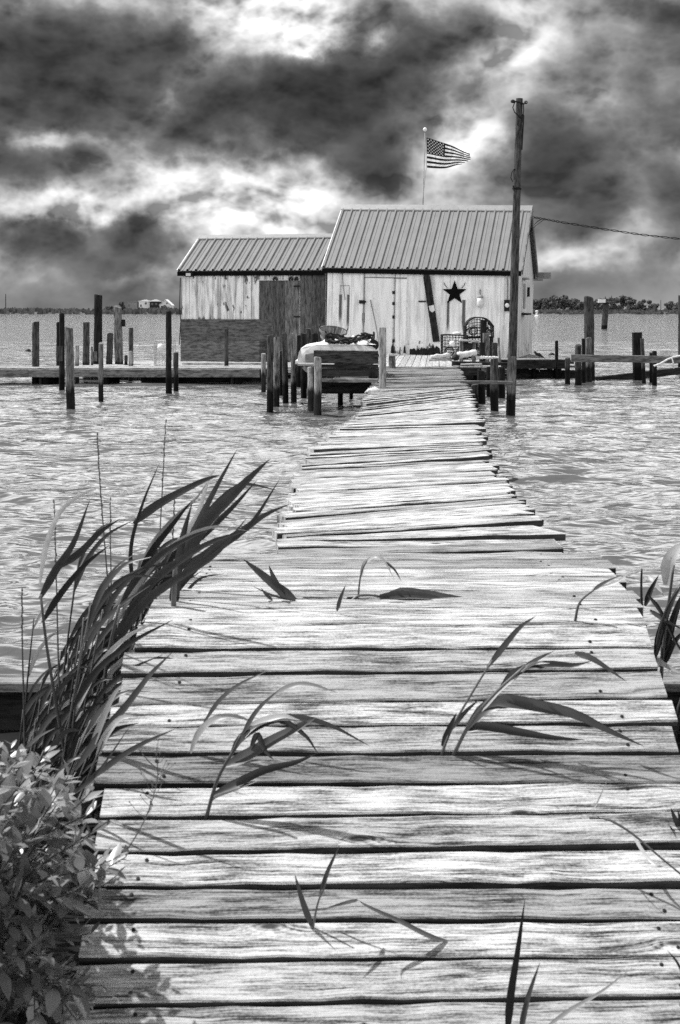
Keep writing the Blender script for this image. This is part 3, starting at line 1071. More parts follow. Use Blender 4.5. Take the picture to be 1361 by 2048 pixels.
def metal_roof(parent, W, D, he, hr, ovx0, ovx1, ovf, pitch_rib, tk=.02):
    """ribbed sheet roof, both slopes"""
    run = D / 2 + ovf
    sl = (hr - he) / (D / 2)
    b = MB()
    rh = .048
    x_ = -ovx0
    prof = []
    while x_ < W + ovx1 - .01:
        prof += [(x_, 0), (x_ + .02, rh), (x_ + .05, rh), (x_ + .07, 0), (x_ + pitch_rib * .5, 0.0), (x_ + pitch_rib * .5 + .012, .012), (x_ + pitch_rib * .5 + .03, .012), (x_ + pitch_rib * .5 + .042, 0)]
        x_ += pitch_rib
    prof = [(min(a_, W + ovx1), h_) for a_, h_ in prof] + [(W + ovx1, 0)]
    for sgn in (1, -1):
        for k in range(len(prof) - 1):
            (xa, ha), (xb, hb) = prof[k], prof[k + 1]
            if xb - xa < 1e-4: continue
            ze = he - sl * ovf
            y0 = -ovf if sgn == 1 else D + ovf
            q = [(xa, y0, ze + ha + .03), (xb, y0, ze + hb + .03), (xb, D / 2, hr + hb + .03), (xa, D / 2, hr + ha + .03)]
            b.poly(q if sgn == 1 else q[::-1])
        # underside
    b.poly([(-ovx0, -ovf, he - sl * ovf - .0), (-ovx0, D / 2, hr), (W + ovx1, D / 2, hr), (W + ovx1, -ovf, he - sl * ovf)])
    b.poly([(-ovx0, D + ovf, he - sl * ovf), (W + ovx1, D + ovf, he - sl * ovf), (W + ovx1, D / 2, hr), (-ovx0, D / 2, hr)])
    r_ = b.build('roof', M['roof'], parent, world=False)
    # fascia boards at the eaves
    for y0 in (-ovf - .012, D + ovf + .012):
        f = MB(); f.box((W / 2 + (ovx1 - ovx0) / 2, y0, he - sl * ovf - .045), (W + ovx0 + ovx1, .022, .11))
        f.build('fascia', M['fascia'], r_, world=False)
    # rake trim along both gables
    for x0_, dk in ((-ovx0 - .014, 0), (W + ovx1 + .014, 1)):
        f = MB()
        for y0, y1 in ((-ovf, D / 2), (D + ovf, D / 2)):
            f.beam((x0_, y0, he - sl * ovf + .055), (x0_, y1, hr + .055), .026, .15, up=(0, 0, 1))
        f.build('rake_trim', M['white_old'] if dk == 0 else M['beam'], r_, world=False)
    # ridge cap
    f = MB()
    for s in (1, -1):
        f.poly([(-ovx0 - .03, D/2 + s * .17, hr + .075 - sl * .17), (W + ovx1 + .03, D/2 + s * .17, hr + .075 - sl * .17), (W + ovx1 + .03, D/2, hr + .085), (-ovx0 - .03, D/2, hr + .085)][::s])
        f.box((W / 2, D/2 + s * .17, hr + .062 - sl * .17), (W + ovx0 + ovx1 + .06, .012, .03))
    f.build('ridge_cap', M['galv'], r_, world=False)
    # screw heads in rows
    f = MB()
    n_ = int(W / pitch_rib)
    for row in (.12, .42, .72, .95):
        for k in range(n_ + 1):
            yy = -ovf + run * row
            zz = he - sl * ovf + (hr - he + sl * ovf) * row + .032
            f.box((-ovx0 + (k + .27) * pitch_rib, yy, zz), (.022, .022, .02))
    sc_ = f.build('roof_screw', M['dark'], r_, world=False)
    sc_['kind'] = 'stuff'
    return r_


# --- the white hut at the end of the walkway
HO = Vector((-.35, 35.0, .52))
HT = .022
hut = thing('white_hut', HO, 'white painted hut with steep ribbed metal roof at the end of the walkway', 'hut', rot=-ANG, tilt=HT)
HW, HD, HE, HR = 4.66, 4.2, 2.10, 3.70
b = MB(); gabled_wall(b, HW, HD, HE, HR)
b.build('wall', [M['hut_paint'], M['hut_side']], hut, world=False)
metal_roof(hut, HW, HD, HE + .02, HR + .02, .12, .10, .07, .232)


def hf(px_, py_, dep=0.0):
    return local_front(px_, py_, HO, HT, dep)


def hbox(b, px0, px1, py0, py1, y0, th):
    """axis-aligned slab on the hut front covering the photo rectangle; front face at local y0"""
    xa, za = hf(px0, py1); xb, zb = hf(px1, py0)
    b.box(((xa + xb) / 2, y0 + th / 2, (za + zb) / 2), (abs(xb - xa), th, abs(zb - za)))
    return xa, xb, za, zb


# plank door in the front, hung a touch proud of the wall
b = MB()
hbox(b, 729, 788, 557, 707, -.022, .02)
dr = b.build('door', M['door_paint'], hut, world=False)
b = MB()
for (a0, a1, b0, b1) in ((788.6, 790.4, 545, 707), (727, 728.6, 545, 707), (727, 814, 541.5, 544), (728, 814, 555, 556.5)):
    hbox(b, a0, a1, b0, b1, -.014, .012)
b.build('door_frame', M['mid'], hut, world=False)
b = MB()
hbox(b, 720, 731, 600.5, 607, -.075, .05)
hbox(b, 727, 733, 602, 605, -.055, .03)
b.build('handle', M['iron'], dr, world=False)
for yy in (582, 604, 631, 679):
    b = MB(); hbox(b, 785.5, 790.5, yy, yy + 6, -.034, .011); b.build('hinge', M['iron'], dr, world=False)
# cover strips over the sheet joints
for px_ in (663.5, 814, 1008):
    b = MB(); hbox(b, px_, px_ + 1.0, 541, 708, -.008, .007); b.build('cover_strip', M['white_old'], hut, world=False)
# dark ragged foot of the wall
b = MB()
rs = random.Random(3)
pts = []
for k in range(26):
    px_ = 820 + k * 2.4
    pts.append((px_, 701 - rs.uniform(0, 7) - (4 if k > 18 else 0)))
x0_, z0_ = hf(820, 709); x1_, _ = hf(882, 709)
poly = [(x0_, -.012, z0_)] + [(x1_, -.012, z0_)] + [(hf(*q)[0], -.012, hf(*q)[1]) for q in pts[::-1]]
b.prism(poly, (0, .010, 0))
b.build('rotten_foot', M['beam_dark'], hut, world=False)
for (px_, y0, y1, w_) in ((786, 688, 706, 7), (810, 690, 706, 4.5), (703, 692, 706, 4)):
    b = MB()
    xs_ = [px_ - w_ / 2, px_ + w_ / 2, px_ + w_ * .3, px_ + w_ * .05, px_ - w_ * .4]
    yy_ = [y1, y1, y0 + 5, y0, y0 + 6]
    b.prism([(hf(a, c)[0], -.03, hf(a, c)[1]) for a, c in zip(xs_, yy_)], (0, .007, 0))
    b.build('rot_patch', M['beam_dark'], hut, world=False)
# rust runs below the star and below the hanging hook (old stains of their own shape)
m_, t, p = newmat('rust_run')
o_ = t.n('ShaderNodeTexCoord').outputs['UV']
u_, v_, _w = t.sep(o_)
e_ = t.m('SUBTRACT', 1.0, t.m('ABSOLUTE', t.m('SUBTRACT', t.m('MULTIPLY', u_, 2.0), 1.0)))
n_ = t.noise(t.xyz(t.m('MULTIPLY', u_, 6.0), t.m('MULTIPLY', v_, 2.0)), 1.0, 5).outputs[0]
a_ = t.m('MULTIPLY', t.sstep(t.m('ADD', e_, t.m('MULTIPLY', n_, .6)), .35, .95), t.sstep(v_, 0.0, .45))
p.inputs['Base Color'].default_value = (.10, .10, .10, 1)
p.inputs['Roughness'].default_value = .9
t.link(t.m('MULTIPLY', a_, .95), p.inputs['Alpha'])
M['stain'] = m_
for (px0, px1, py0, py1) in ((892, 900.5, 602, 672), (922, 933, 600, 672), (676, 686, 589, 652), (692, 701, 589, 668), (748, 756, 632, 668), (723, 734, 626, 650)):
    b = MB()
    xa, za = hf(px0, py1); xb, zb = hf(px1, py0)
    b.poly([(xa, -.0032, za), (xb, -.0032, za), (xb, -.0032, zb), (xa, -.0032, zb)], [(0, 0), (1, 0), (1, 1), (0, 1)])
    b.build('rust_stain', M['stain'], hut, world=False)
# gable window with sill
b = MB(); b.box((HW + .012, 1.55, 1.50), (.02, .62, .80)); wn = b.build('window', M['white_old'], hut, world=False)
b = MB(); b.box((HW + .03, 1.55, 1.50), (.012, .46, .62)); b.build('pane', M['glass'], wn, world=False)
b = MB(); b.box((HW + .09, 1.55, 1.06), (.17, .80, .05)); b.build('sill', M['beam_dark'], wn, world=False)
b = MB(); b.box((HW + .06, 1.55, 1.94), (.10, .74, .04)); b.build('drip_board', M['mid'], wn, world=False)
b = MB(); b.box((HW + .03, 2.6, 1.62), (.05, .12, .24)); b.build('wall_box', M['iron'], hut, world=False)

# gutter box / lamp at the rear eave
b = MB()
b.box((HW + .25, HD + .02, HE - .02), (.42, .16, .17))
b.box((HW + .10, HD - .02, HE - .14), (.30, .05, .05))
b.build('eave_box', M['mid'], hut, world=False)


def on_hut(px_, py_, y_=-.02):
    x_, z_ = hf(px_, py_)
    return MW(hut) @ Vector((x_, y_, z_))


NF = -WY     # outward normal of the hut front

# --- iron star
def star():
    c = on_hut(910, 586, -.03)
    o = thing('barn_star', c, 'black five pointed metal star hung on the white hut front', 'star')
    R_ = 25.5 * 34.3 / F
    b = MB()
    up_, rt = Vector((0, 0, 1)), WX
    ring = []
    for k in range(10):
        a = math.radians(90 + 36 * k)
        r_ = R_ if k % 2 == 0 else R_ * .40
        ring.append(c + rt * (math.cos(a) * r_) + up_ * (math.sin(a) * r_))
    apex = c + NF * .075
    for k in range(10):
        b.poly([apex, ring[k], ring[(k + 1) % 10]])
    b.poly(ring[::-1])
    b.build('star_body', M['fascia'], o)
    for s in (-1, 1):
        b = MB()
        q = [on_hut(910 + s * 14, 576), on_hut(910 + s * 19, 571), on_hut(910 + s * 21.5, 565)]
        b.tube(q, .008, 5)
        b.build('antler_wire', M['iron'], o)


star()

# --- long plank with a rounded top leaning on the wall
def wall_plank():
    o = thing('ski_plank', on_hut(868, 683), 'long dark round topped water ski hung slanting on the hut wall', 'water ski')
    b = MB()
    L = [(848, 556), (848.5, 550), (851, 546.5), (855, 546), (859, 549), (862, 556)]
    P = L + [(881, 683), (867.5, 684)]
    b.prism([on_hut(a, c, -.055) for a, c in P][::-1], NF * .03)
    b.build('ski', M['beam_dark'], o)
    b = MB()
    b.prism([on_hut(a, c, -.088) for a, c in ((859, 612), (869.5, 610), (871.5, 621), (866, 625), (861, 621))][::-1], NF * .004)
    b.build('sticker', M['white_old'], o)
    b = MB(); b.tube([on_hut(838, 603, -.04), on_hut(852, 602.6, -.05)], .018, 6); b.tube([on_hut(850, 602.6, -.05), on_hut(857, 602, -.05)], .011, 6)
    b.build('peg', M['iron'], o)


wall_plank()

# --- float hanging on the wall
def wall_buoy():
    c = on_hut(962, 603, -.10)
    o = thing('net_float', c, 'pale bullet shaped net float with dark cap hanging on the hut wall', 'buoy')
    b = MB(); b.smooth = True
    b.lathe([(.02, -.155), (.05, -.14), (.07, -.09), (.073, 0), (.07, .08)], c, 14)
    b.build('float_body', M['white_old'], o)
    b = MB(); b.lathe([(.071, .08), (.068, .12), (.045, .15), (.015, .16)], c, 14); b.build('cap', M['mid'], o)
    b = MB(); b.tube([c + Vector((0, 0, .15)), on_hut(961, 585, -.05), on_hut(961, 579, -.02)], .010, 5); b.build('hanger', M['iron'], o)


wall_buoy()

# --- electric meter
def meter():
    c = on_hut(1016, 611, -.06)
    o = thing('electric_meter', c, 'black box with a round white dial behind the utility pole on the hut', 'meter')
    b = MB(); b.box(c, (.15, .11, .27), -ANG); b.build('housing', M['iron'], o)
    b = MB(); b.lathe([(.05, 0), (.052, .02), (.045, .05), (.01, .055)], c + NF * .055 + Vector((0, 0, .0)), 14, NF); b.build('dial', M['white'], o)
    b = MB(); b.tube([c + Vector((0, 0, .13)), c + Vector((0, 0, .8))], .02, 6); b.build('conduit', M['mid'], o)


meter()

# hook on a wire and a grey board at the left of the front
o = thing('hanging_hook', on_hut(688, 560), 'long wire hook hanging left of the hut door', 'hook')
b = MB(); b.tube([on_hut(685, 544, -.02), on_hut(687, 566, -.03), on_hut(690, 592, -.03), on_hut(691, 600, -.03)], .009, 5); b.build('shank', M['mid'], o)
b = MB(); b.tube([on_hut(682, 545, -.03), on_hut(684, 543, -.04), on_hut(686, 545, -.03), on_hut(685, 549, -.03)], .012, 5); b.build('eye', M['iron'], o)
b = MB(); b.tube([on_hut(681, 588, -.02), on_hut(681.5, 571, -.02), on_hut(699, 571, -.02), on_hut(699.5, 588, -.02)], .007, 5); b.build('bail', M['mid'], o)
# thin stick leaning on the door
o = MB(); o.tube([on_hut(742, 600, -.04), on_hut(752, 640, -.1), on_hut(759, 672, -.18), on_hut(764, 704, -.28)], .012, 6)
tag(o.build('leaning_stick', M['mid']), 'thin grey stick leaning across the white hut door', 'stick')

# --- the lower shed on the left
SO = Vector((-3.98, 35.95, .29))
shed = thing('plank_shed', SO, 'low plank shed with ribbed roof left of the white hut', 'shed', rot=-ANG)
SW, SD, SE, SR = 3.72, 3.4, 2.26, 3.16
b = MB()
gabled_wall(b, SW, SD, SE, SR, fm=1, smt=1)
b.build('wall', [M['shed_paint'], M['shed_paint']], shed, world=False)


def sf(px_, py_):
    return local_front(px_, py_, SO, 0.0)


def sbox(b, px0, px1, py0, py1, y0, th):
    xa, za = sf(px0, py1); xb, zb = sf(px1, py0)
    b.box(((xa + xb) / 2, y0 + th / 2, (za + zb) / 2), (abs(xb - xa), th, abs(zb - za)))


# vertical siding boards, each a little different, gaps between
b = MB()
rs = random.Random(8)
edges = [365.5, 380, 395, 411, 427, 442, 457, 473, 488, 504, 520]
for k in range(len(edges) - 1):
    sbox(b, edges[k] + .45, edges[k + 1] - .45, 547 - rs.uniform(0, 2), 645, -.026 - rs.uniform(0, .006), .022)
for k, (a0, a1) in enumerate(((520, 531), (531, 547), (547, 562), (562, 578), (578, 592), (592, 601))):
    sbox(b, a0 + .4, a1 - .4, 545, 561, -.026 - rs.uniform(0, .006), .022)
b.build('siding', M['shed_paint'], shed, world=False)
b = MB()
for (a0, a1, tn) in ((601.5, 625, .85), (625.4, 634, .7), (634.4, 651, .6)):
    b.tone = tn
    xa, za = sf(a0, 724); xb, zb = sf(a1, 545)
    b.beam(((xa + xb) / 2, -.026, za), ((xa + xb) / 2, -.026, zb), xb - xa, .022, up=(0, -1, 0))
b.build('dark_siding', M['door_wood'], shed, world=False)
# door of grey boards with strap hinges
b = MB()
for (a0, a1, tn) in ((520.5, 548, .75), (548.4, 571, .68), (571.4, 599.5, 1.15)):
    b.tone = tn
    xa, za = sf(a0, 721); xb, zb = sf(a1, 561)
    b.beam(((xa + xb) / 2, -.05, za), ((xa + xb) / 2, -.05, zb), xb - xa, .022, up=(0, -1, 0))
dr = b.build('door', M['door_wood'], shed, world=False)
for yy in (571, 632):
    b = MB(); sbox(b, 589, 602, yy, yy + 3, -.062, .01); b.build('hinge', M['iron'], dr, world=False)
b = MB(); sbox(b, 518, 602, 559.5, 561, -.075, .06); b.build('door_head', M['white_old'], shed, world=False)
for (px_, w_) in ((553, 9), (584, 8), (595, 6)):
    b = MB()
    x_, z_ = sf(px_, 558)
    for k in range(4):
        b.lathe([(.004, -.03), (.03, -.01), (.035, .02), (.012, .045)], (x_ + (k - 1.5) * w_ / 82 * .25, -.09 - .012 * (k % 2), z_ - .01 + .03 * (k in (1, 2))), 8)
    b.build('pulley_block', M['iron'], shed, world=False)
# sheet of plywood over the lower wall
b = MB()
xa, za = sf(363, 681); xb, zb = sf(547, 638.5)
xc, zc = sf(363, 723.5)
b.tone = .9
b.beam((xa, -.052, (za + zb) / 2), (xb, -.052, (za + zb) / 2), zb - za - .004, .022, up=(0, -1, 0), segs=4)
b.tone = 1.15
b.beam((xa, -.050, (za + zc) / 2), (xb, -.050, (za + zc) / 2), za - zc - .004, .022, up=(0, -1, 0), segs=4)
rs = random.Random(31)
b.build('plywood_sheet', M['ply'], shed, world=False)
metal_roof(shed, SW, SD, SE + .02, SR + .02, .11, -.03, .07, .225)
# floodlight under the left eave
b = MB(); sbox(b, 379, 391, 545.5, 554, -.30, .16); fl = b.build('floodlight', M['iron'], shed, world=False)
b = MB(); sbox(b, 380.5, 389.5, 547, 552.5, -.31, .008); b.build('lens', M['white_old'], fl, world=False)
b = MB(); sbox(b, 378, 381, 543, 547, -.20, .18); b.build('bracket', M['iron'], fl, world=False)
# loose wire down the left corner
b = MB(); b.tube([MW(shed) @ Vector((-.04, -.05, 2.1)), MW(shed) @ Vector((-.06, -.06, 1.3)), MW(shed) @ Vector((-.03, -.05, 1.0)), MW(shed) @ Vector((-.07, -.06, .4))], .012, 5)
b.build('loose_wire', M['iron'], shed)

# ------------------------------------------------------------------ flag and its pole behind the hut
fp0 = pix(838, 470, 39.6); fp0.z = .1
fp1 = pix(850.5, 262, 39.6)
o = thing('flagpole', fp0, 'slim leaning flagpole rising behind the white hut roof', 'flagpole')
b = MB(); b.smooth = True
b.tube([fp0, fp0.lerp(fp1, .5), fp1], [.024, .017, .011], 8); b.build('pole', M['mid'], o)
b = MB(); b.smooth = True
b.lathe([(.004, -.06), (.03, -.05), (.052, -.02), (.055, .01), (.04, .045), (.005, .06)], fp1 + Vector((0, 0, .04)), 12); b.build('ball', M['white'], o)
b = MB(); b.tube([pix(852, 266, 39.55), pix(855.5, 300, 39.5), pix(853, 335, 39.5), pix(846, 400, 39.5), pix(843, 450, 39.6)], .006, 4); b.build('halyard', M['mid'], o)


def flag():
    NXc, NYr = 60, 39
    TL, TR, BL, BR = (853.5, 275), (941, 307), (854.5, 335.5), (924, 337)

    def P(u_, v_):
        # u along the fly, v from top (0) to bottom (1)
        top = Vector((TL[0] + (TR[0] - TL[0]) * u_, TL[1] + 32 * (u_ ** 1.15), 0))
        bot = Vector((BL[0] + (BR[0] - BL[0]) * u_ , BL[1] + 1.5 * math.sin(u_ * 5) - 5 * u_ ** 4, 0))
        q = top.lerp(bot, v_)
        q.x += 9 * u_ * math.sin(v_ * 3.14) ** 2 * u_
        dz_ = .07 * math.sin(u_ * 9.5 - v_ * 2.5) * (.25 + u_) + .05 * math.sin(u_ * 17 + v_ * 4) * u_
        q.y += 1.3 * math.sin(u_ * 9 - v_ * 3) * u_
        return pix(q.x, q.y, 39.5 + dz_)
    b = MB(); b.smooth = True
    for j in range(NYr):
        for i in range(NXc):
            st = j // 3
            can = (i < NXc * .42) and (st < 7)
            b.mat = 2 if can else (0 if st % 2 else 1)
            q = [P((i + a_) / NXc, (j + c_) / NYr) for a_, c_ in ((0, 1), (1, 1), (1, 0), (0, 0))]
            b.poly(q)
    b.mat = 0
    b.smooth = False
    for r_ in range(9):
        n_ = 6 if r_ % 2 == 0 else 5
        for c_ in range(n_):
            u_ = .42 * ((c_ * 2 + (1 if r_ % 2 == 0 else 2)) / 12)
            v_ = (7 / 13) * ((r_ + 1) / 10)
            cpt = P(u_, v_)
            ex = (P(u_ + .01, v_) - cpt).normalized(); ey = (P(u_, v_ - .01) - cpt).normalized()
            nn = ex.cross(ey).normalized()
            for s in (1, -1):
                pts = []
                for k in range(10):
                    a = math.radians(90 + 36 * k)
                    rr = .027 if k % 2 == 0 else .012
                    pts.append(cpt + ex * (math.cos(a) * rr) + ey * (math.sin(a) * rr) + nn * (.005 * s))
                b.poly(pts if s == 1 else pts[::-1])
    f = b.build('flag', [M['flag_white'], M['flag_dark'], M['flag_blue']])
    tag(f, 'stars and stripes flag blowing to the right above the hut roof', 'flag')


for nm, cc in (('flag_white', .85), ('flag_dark', .012), ('flag_blue', .006)):
    m_, t, p = newmat(nm)
    p.inputs['Base Color'].default_value = (cc, cc, cc, 1); p.inputs['Roughness'].default_value = .8
    tr = t.n('ShaderNodeBsdfTranslucent'); tr.inputs[0].default_value = (cc, cc, cc, 1)
    mx = t.n('ShaderNodeMixShader'); mx.inputs[0].default_value = .35
    for nd in list(t.t.nodes):
        if nd.type == 'OUTPUT_MATERIAL':
            t.link(p.outputs[0], mx.inputs[1]); t.link(tr.outputs[0], mx.inputs[2]); t.link(mx.outputs[0], nd.inputs[0])
    M[nm] = m_
flag()

# ------------------------------------------------------------------ piers and platforms
def zat(py_, Z):
    return H + (HY - py_) * Z / F


def xat(px_, Z):
    return (px_ - 680.5) * Z / F


def boards_x(b, x0, x1, y0, y1, z, wd=.14, mat_tone=(.85, 1.05), along='y', rs=None, gap=.01, jit=.02):
    """deck boards over the rectangle; each board runs along y (or x)"""
    R = rs or random
    a, lim = (x0, x1) if along == 'y' else (y0, y1)
    while a < lim - .03:
        w_ = min(wd * R.uniform(.9, 1.05), lim - a)
        b.tone = R.uniform(*mat_tone)
        zz = z + R.uniform(-.006, .006)
        j0, j1 = R.uniform(-jit, jit), R.uniform(-jit, jit)
        if along == 'y':
            b.beam((a + w_/2, y0 + j0, zz), (a + w_/2, y1 + j1, zz), w_ - gap, .035, segs=2, rs=R, warp=.003, bev=.004)
        else:
            b.beam((x0 + j0, a + w_/2, zz), (x1 + j1, a + w_/2, zz), w_ - gap, .035, segs=4, rs=R, warp=.003, bev=.004)
        a += w_


def leg(root, x_, y_, zt, r_=.08, mat='post_dark', name='leg', lean=0.0):
    b = MB()
    b.tube([(x_ - lean, y_, -.9), (x_ - lean * .3, y_, 0), (x_, y_, zt)], [r_ * 1.08, r_ * 1.03, r_], 10, jitter=.05)
    return b.build(name, M[mat], root)


rs = random.Random(77)
# front catwalk on the left, parallel to the picture
root = thing('catwalk', (-4.6, 30.8, 0), 'long low timber catwalk crossing the water in front of the plank shed', 'pier')
b = MB(); boards_x(b, -9.6, -1.55, 30.30, 31.25, .35, along='x', wd=.16, rs=rs); b.build('decking', M['walk'], root)
for (xa, xb, dz_) in ((-9.6, xat(58, 30.3), 0), (xat(58.4, 30.3), xat(325, 30.3), .012), (xat(325.4, 30.3), xat(520, 30.3), .004)):
    b = MB(); b.tone = rs.uniform(.85, 1.1); b.beam((xa, 30.255, .312 + dz_ * .3), (xb, 30.255, .312 + dz_ * .3), .05, .165, segs=5, bev=.005, warp=.003)
    b.build('edge_beam', M['beam'], root)
b = MB(); b.beam((-9.6, 31.2, .312), (-1.6, 31.2, .312), .05, .19); b.build('edge_beam', M['edge_end'], root)
for x_ in (-8.6, -6.3, -5.0, -3.5, -2.2):
    leg(root, x_, 30.42, .30, .09); leg(root, x_ + .1, 31.1, .30, .09)
    b = MB(); b.beam((x_ - .1, 30.35, .16), (x_ + .1, 31.2, .16), .06, .16); b.build('cross_beam', M['beam_dark'], root)
b = MB(); b.beam((xat(285, 31.1), 31.0, .12), (xat(530, 31.1), 31.0, .12), .2, .20); b.build('cross_beam', M['beam_dark'], root)
# back staging that carries the shed
root = thing('shed_staging', (-3.5, 33.5, 0), 'pale staging around the foot of the plank shed', 'pier')
b = MB(); boards_x(b, xat(155, 33), -.15, 32.2, 36.2, .285, along='x', wd=.15, rs=rs)
boards_x(b, xat(80, 32.6), xat(154, 33), 32.15, 32.9, .272, along='x', wd=.15, rs=rs); b.build('decking', M['walk'], root)
for (xa, xb) in ((xat(80, 32.2), xat(330, 32.2)), (xat(331, 32.2), xat(545, 32.2))):
    b = MB(); b.beam((xa, 32.12, .245), (xb, 32.12, .245), .05, .15, segs=4, warp=.003); b.build('edge_beam', M['beam'], root)
b = MB(); b.beam((-6.2, 36.1, .245), (-.2, 36.1, .245), .05, .15); b.build('edge_beam', M['beam_dark'], root)
for x_ in (-6.0, -4.8, -3.4, -2.0, -.7):
    leg(root, x_, 32.25, .24); leg(root, x_, 34.4, .24); leg(root, x_, 36.0, .24)
b = MB(); b.beam((xat(366, 33.3), 33.2, .345), (xat(535, 33.3), 33.2, .345), .06, .05); b.build('kick_rail', M['walk'], root)

# the hut's own platform, where the walkway ends
root = thing('hut_platform', (2.2, 33, 0), 'grey board platform in front of the white hut door', 'platform')
PZ = .475
b = MB()
a = 0.0
rs = random.Random(4)
for k in range(26):      # boards run diagonally towards the hut
    x0_ = .55 + k * .135
    y0_ = 27.7
    b.tone = rs.uniform(.8, 1.1)
    if x0_ > 3.05: break
    b.beam((x0_ + .1, y0_ + rs.uniform(-.05, .05), PZ + rs.uniform(0, .012)), (x0_ + .55, 34.6 - (x0_ - .1) * .23, PZ + rs.uniform(0, .012)), .127, .035, segs=3, warp=.003, rs=rs, bev=.004)
b.build('decking', M['platform'], root)
b = MB(); boards_x(b, 3.22, 5.2, 32.6, 33.5, PZ - .03, along='x', wd=.15, rs=rs, mat_tone=(.6, .9)); b.build('side_decking', M['platform'], root)
b = MB(); boards_x(b, .3, 5.0, 34.0, 38.6, PZ - .06, along='x', wd=.2, rs=rs, mat_tone=(.5, .8)); b.build('floor_boards', M['platform'], root)
b = MB(); boards_x(b, -.6, .3, 34.8, 38.6, PZ - .06, along='x', wd=.2, rs=rs, mat_tone=(.5, .8)); b.build('floor_boards', M['platform'], root)
for (xa, xb, y_, zt, h_) in ((.6, 2.6, 27.75, PZ - .04, .2), (2.5, 5.2, 32.5, PZ - .04, .2), (-.6, 5.0, 35.2, .38, .25), (.55, 3.2, 30.5, PZ - .04, .2), (-.4, 5.0, 38.5, .38, .22)):
    b = MB(); b.beam((xa, y_, zt), (xb, y_, zt), .07, h_); b.build('bearer', M['beam_dark'], root)
for (x_, y_) in ((.8, 28), (2.3, 28), (.9, 30.6), (2.9, 30.6), (3.6, 32.7), (5.0, 32.7), (0, 35.3), (2.5, 35.3), (4.6, 35.3), (-.2, 38.4), (2.4, 38.4), (4.8, 38.4)):
    leg(root, x_, y_, .40, .09)

# right-hand dock
root = thing('side_dock', (5.0, 33, 0), 'rough grey dock running right from the hut corner', 'dock')
b = MB(); boards_x(b, xat(1030, 33), xat(1118, 33.2), 32.9, 33.9, .375, along='x', wd=.17, rs=rs, mat_tone=(.55, .9)); b.build('decking', M['platform'], root)
b = MB(); b.beam((xat(1033, 32.8), 32.83, .345), (xat(1085, 32.8), 32.83, .335), .05, .10, warp=.004, segs=4); b.build('edge_beam', M['edge_end'], root)
b = MB(); b.beam((xat(1033, 32.8), 32.9, .22), (xat(1190, 32.8), 32.9, .17), .12, .24, warp=.01, segs=5); b.build('edge_beam', M['beam_dark'], root)
b = MB(); b.beam((xat(1040, 34), 34.0, .42), (xat(1148, 34), 34.0, .38), .1, .09); b.build('edge_beam', M['edge_end'], root)
b = MB(); b.beam((xat(1084, 32.8), 32.80, .33), (xat(1150, 32.8), 32.8, .30), .03, .05, warp=.008, segs=5); b.build('edge_beam', M['beam'], root)
for x_ in (1068, 1135):
    leg(root, xat(x_, 32.7), 32.7, .3, .055, 'post_dark')
leg(root, xat(1100, 33.8), 33.8, .3, .07)
b = MB(); b.poly([xx for xx in (pix(1074, 731, 32.75), pix(1080, 744, 32.75), pix(1081, 730, 32.75))]); b.build('torn_sheet', M['white_old'], root)

# horizontal rail beam and the sloping waler at the right
def bar(name, p0, p1, wd, ht, mat, lab, cat, **k):
    b = MB(); b.tone = k.pop('tone', 1.0)
    b.beam(p0, p1, wd, ht, segs=6, bev=.008, warp=.004)
    return tag(b.build(name, M[mat]), lab, cat)


Zr = 28.6
bar('rail_beam', pix(1143, 709, Zr), pix(1420, 713, Zr), .08, .145, 'beam', 'thick horizontal timber beam at the right, bolted across dark pilings', 'beam', tone=.8)
bar('sloping_waler', pix(1188, 754, 32.0), pix(1420, 728, 33.5), .14, .16, 'beam_dark', 'dark timber sloping up to the right just above the water', 'beam')
b = MB(); b.tube([pix(1308, 732, Zr - .1), pix(1320, 728, Zr - .12), pix(1335, 719, Zr - .1), pix(1348, 714, Zr - .06), pix(1362, 711.5, Zr - .07), pix(1390, 712, Zr - .07)], .022, 6)
b.tube([pix(1344, 715, Zr - .1), pix(1347, 726, Zr - .13), pix(1348, 737, Zr - .12)], .014, 5)
tag(b.build('mooring_rope', M['pale_rope']), 'white rope lashed over the beam at the right picture edge', 'rope')


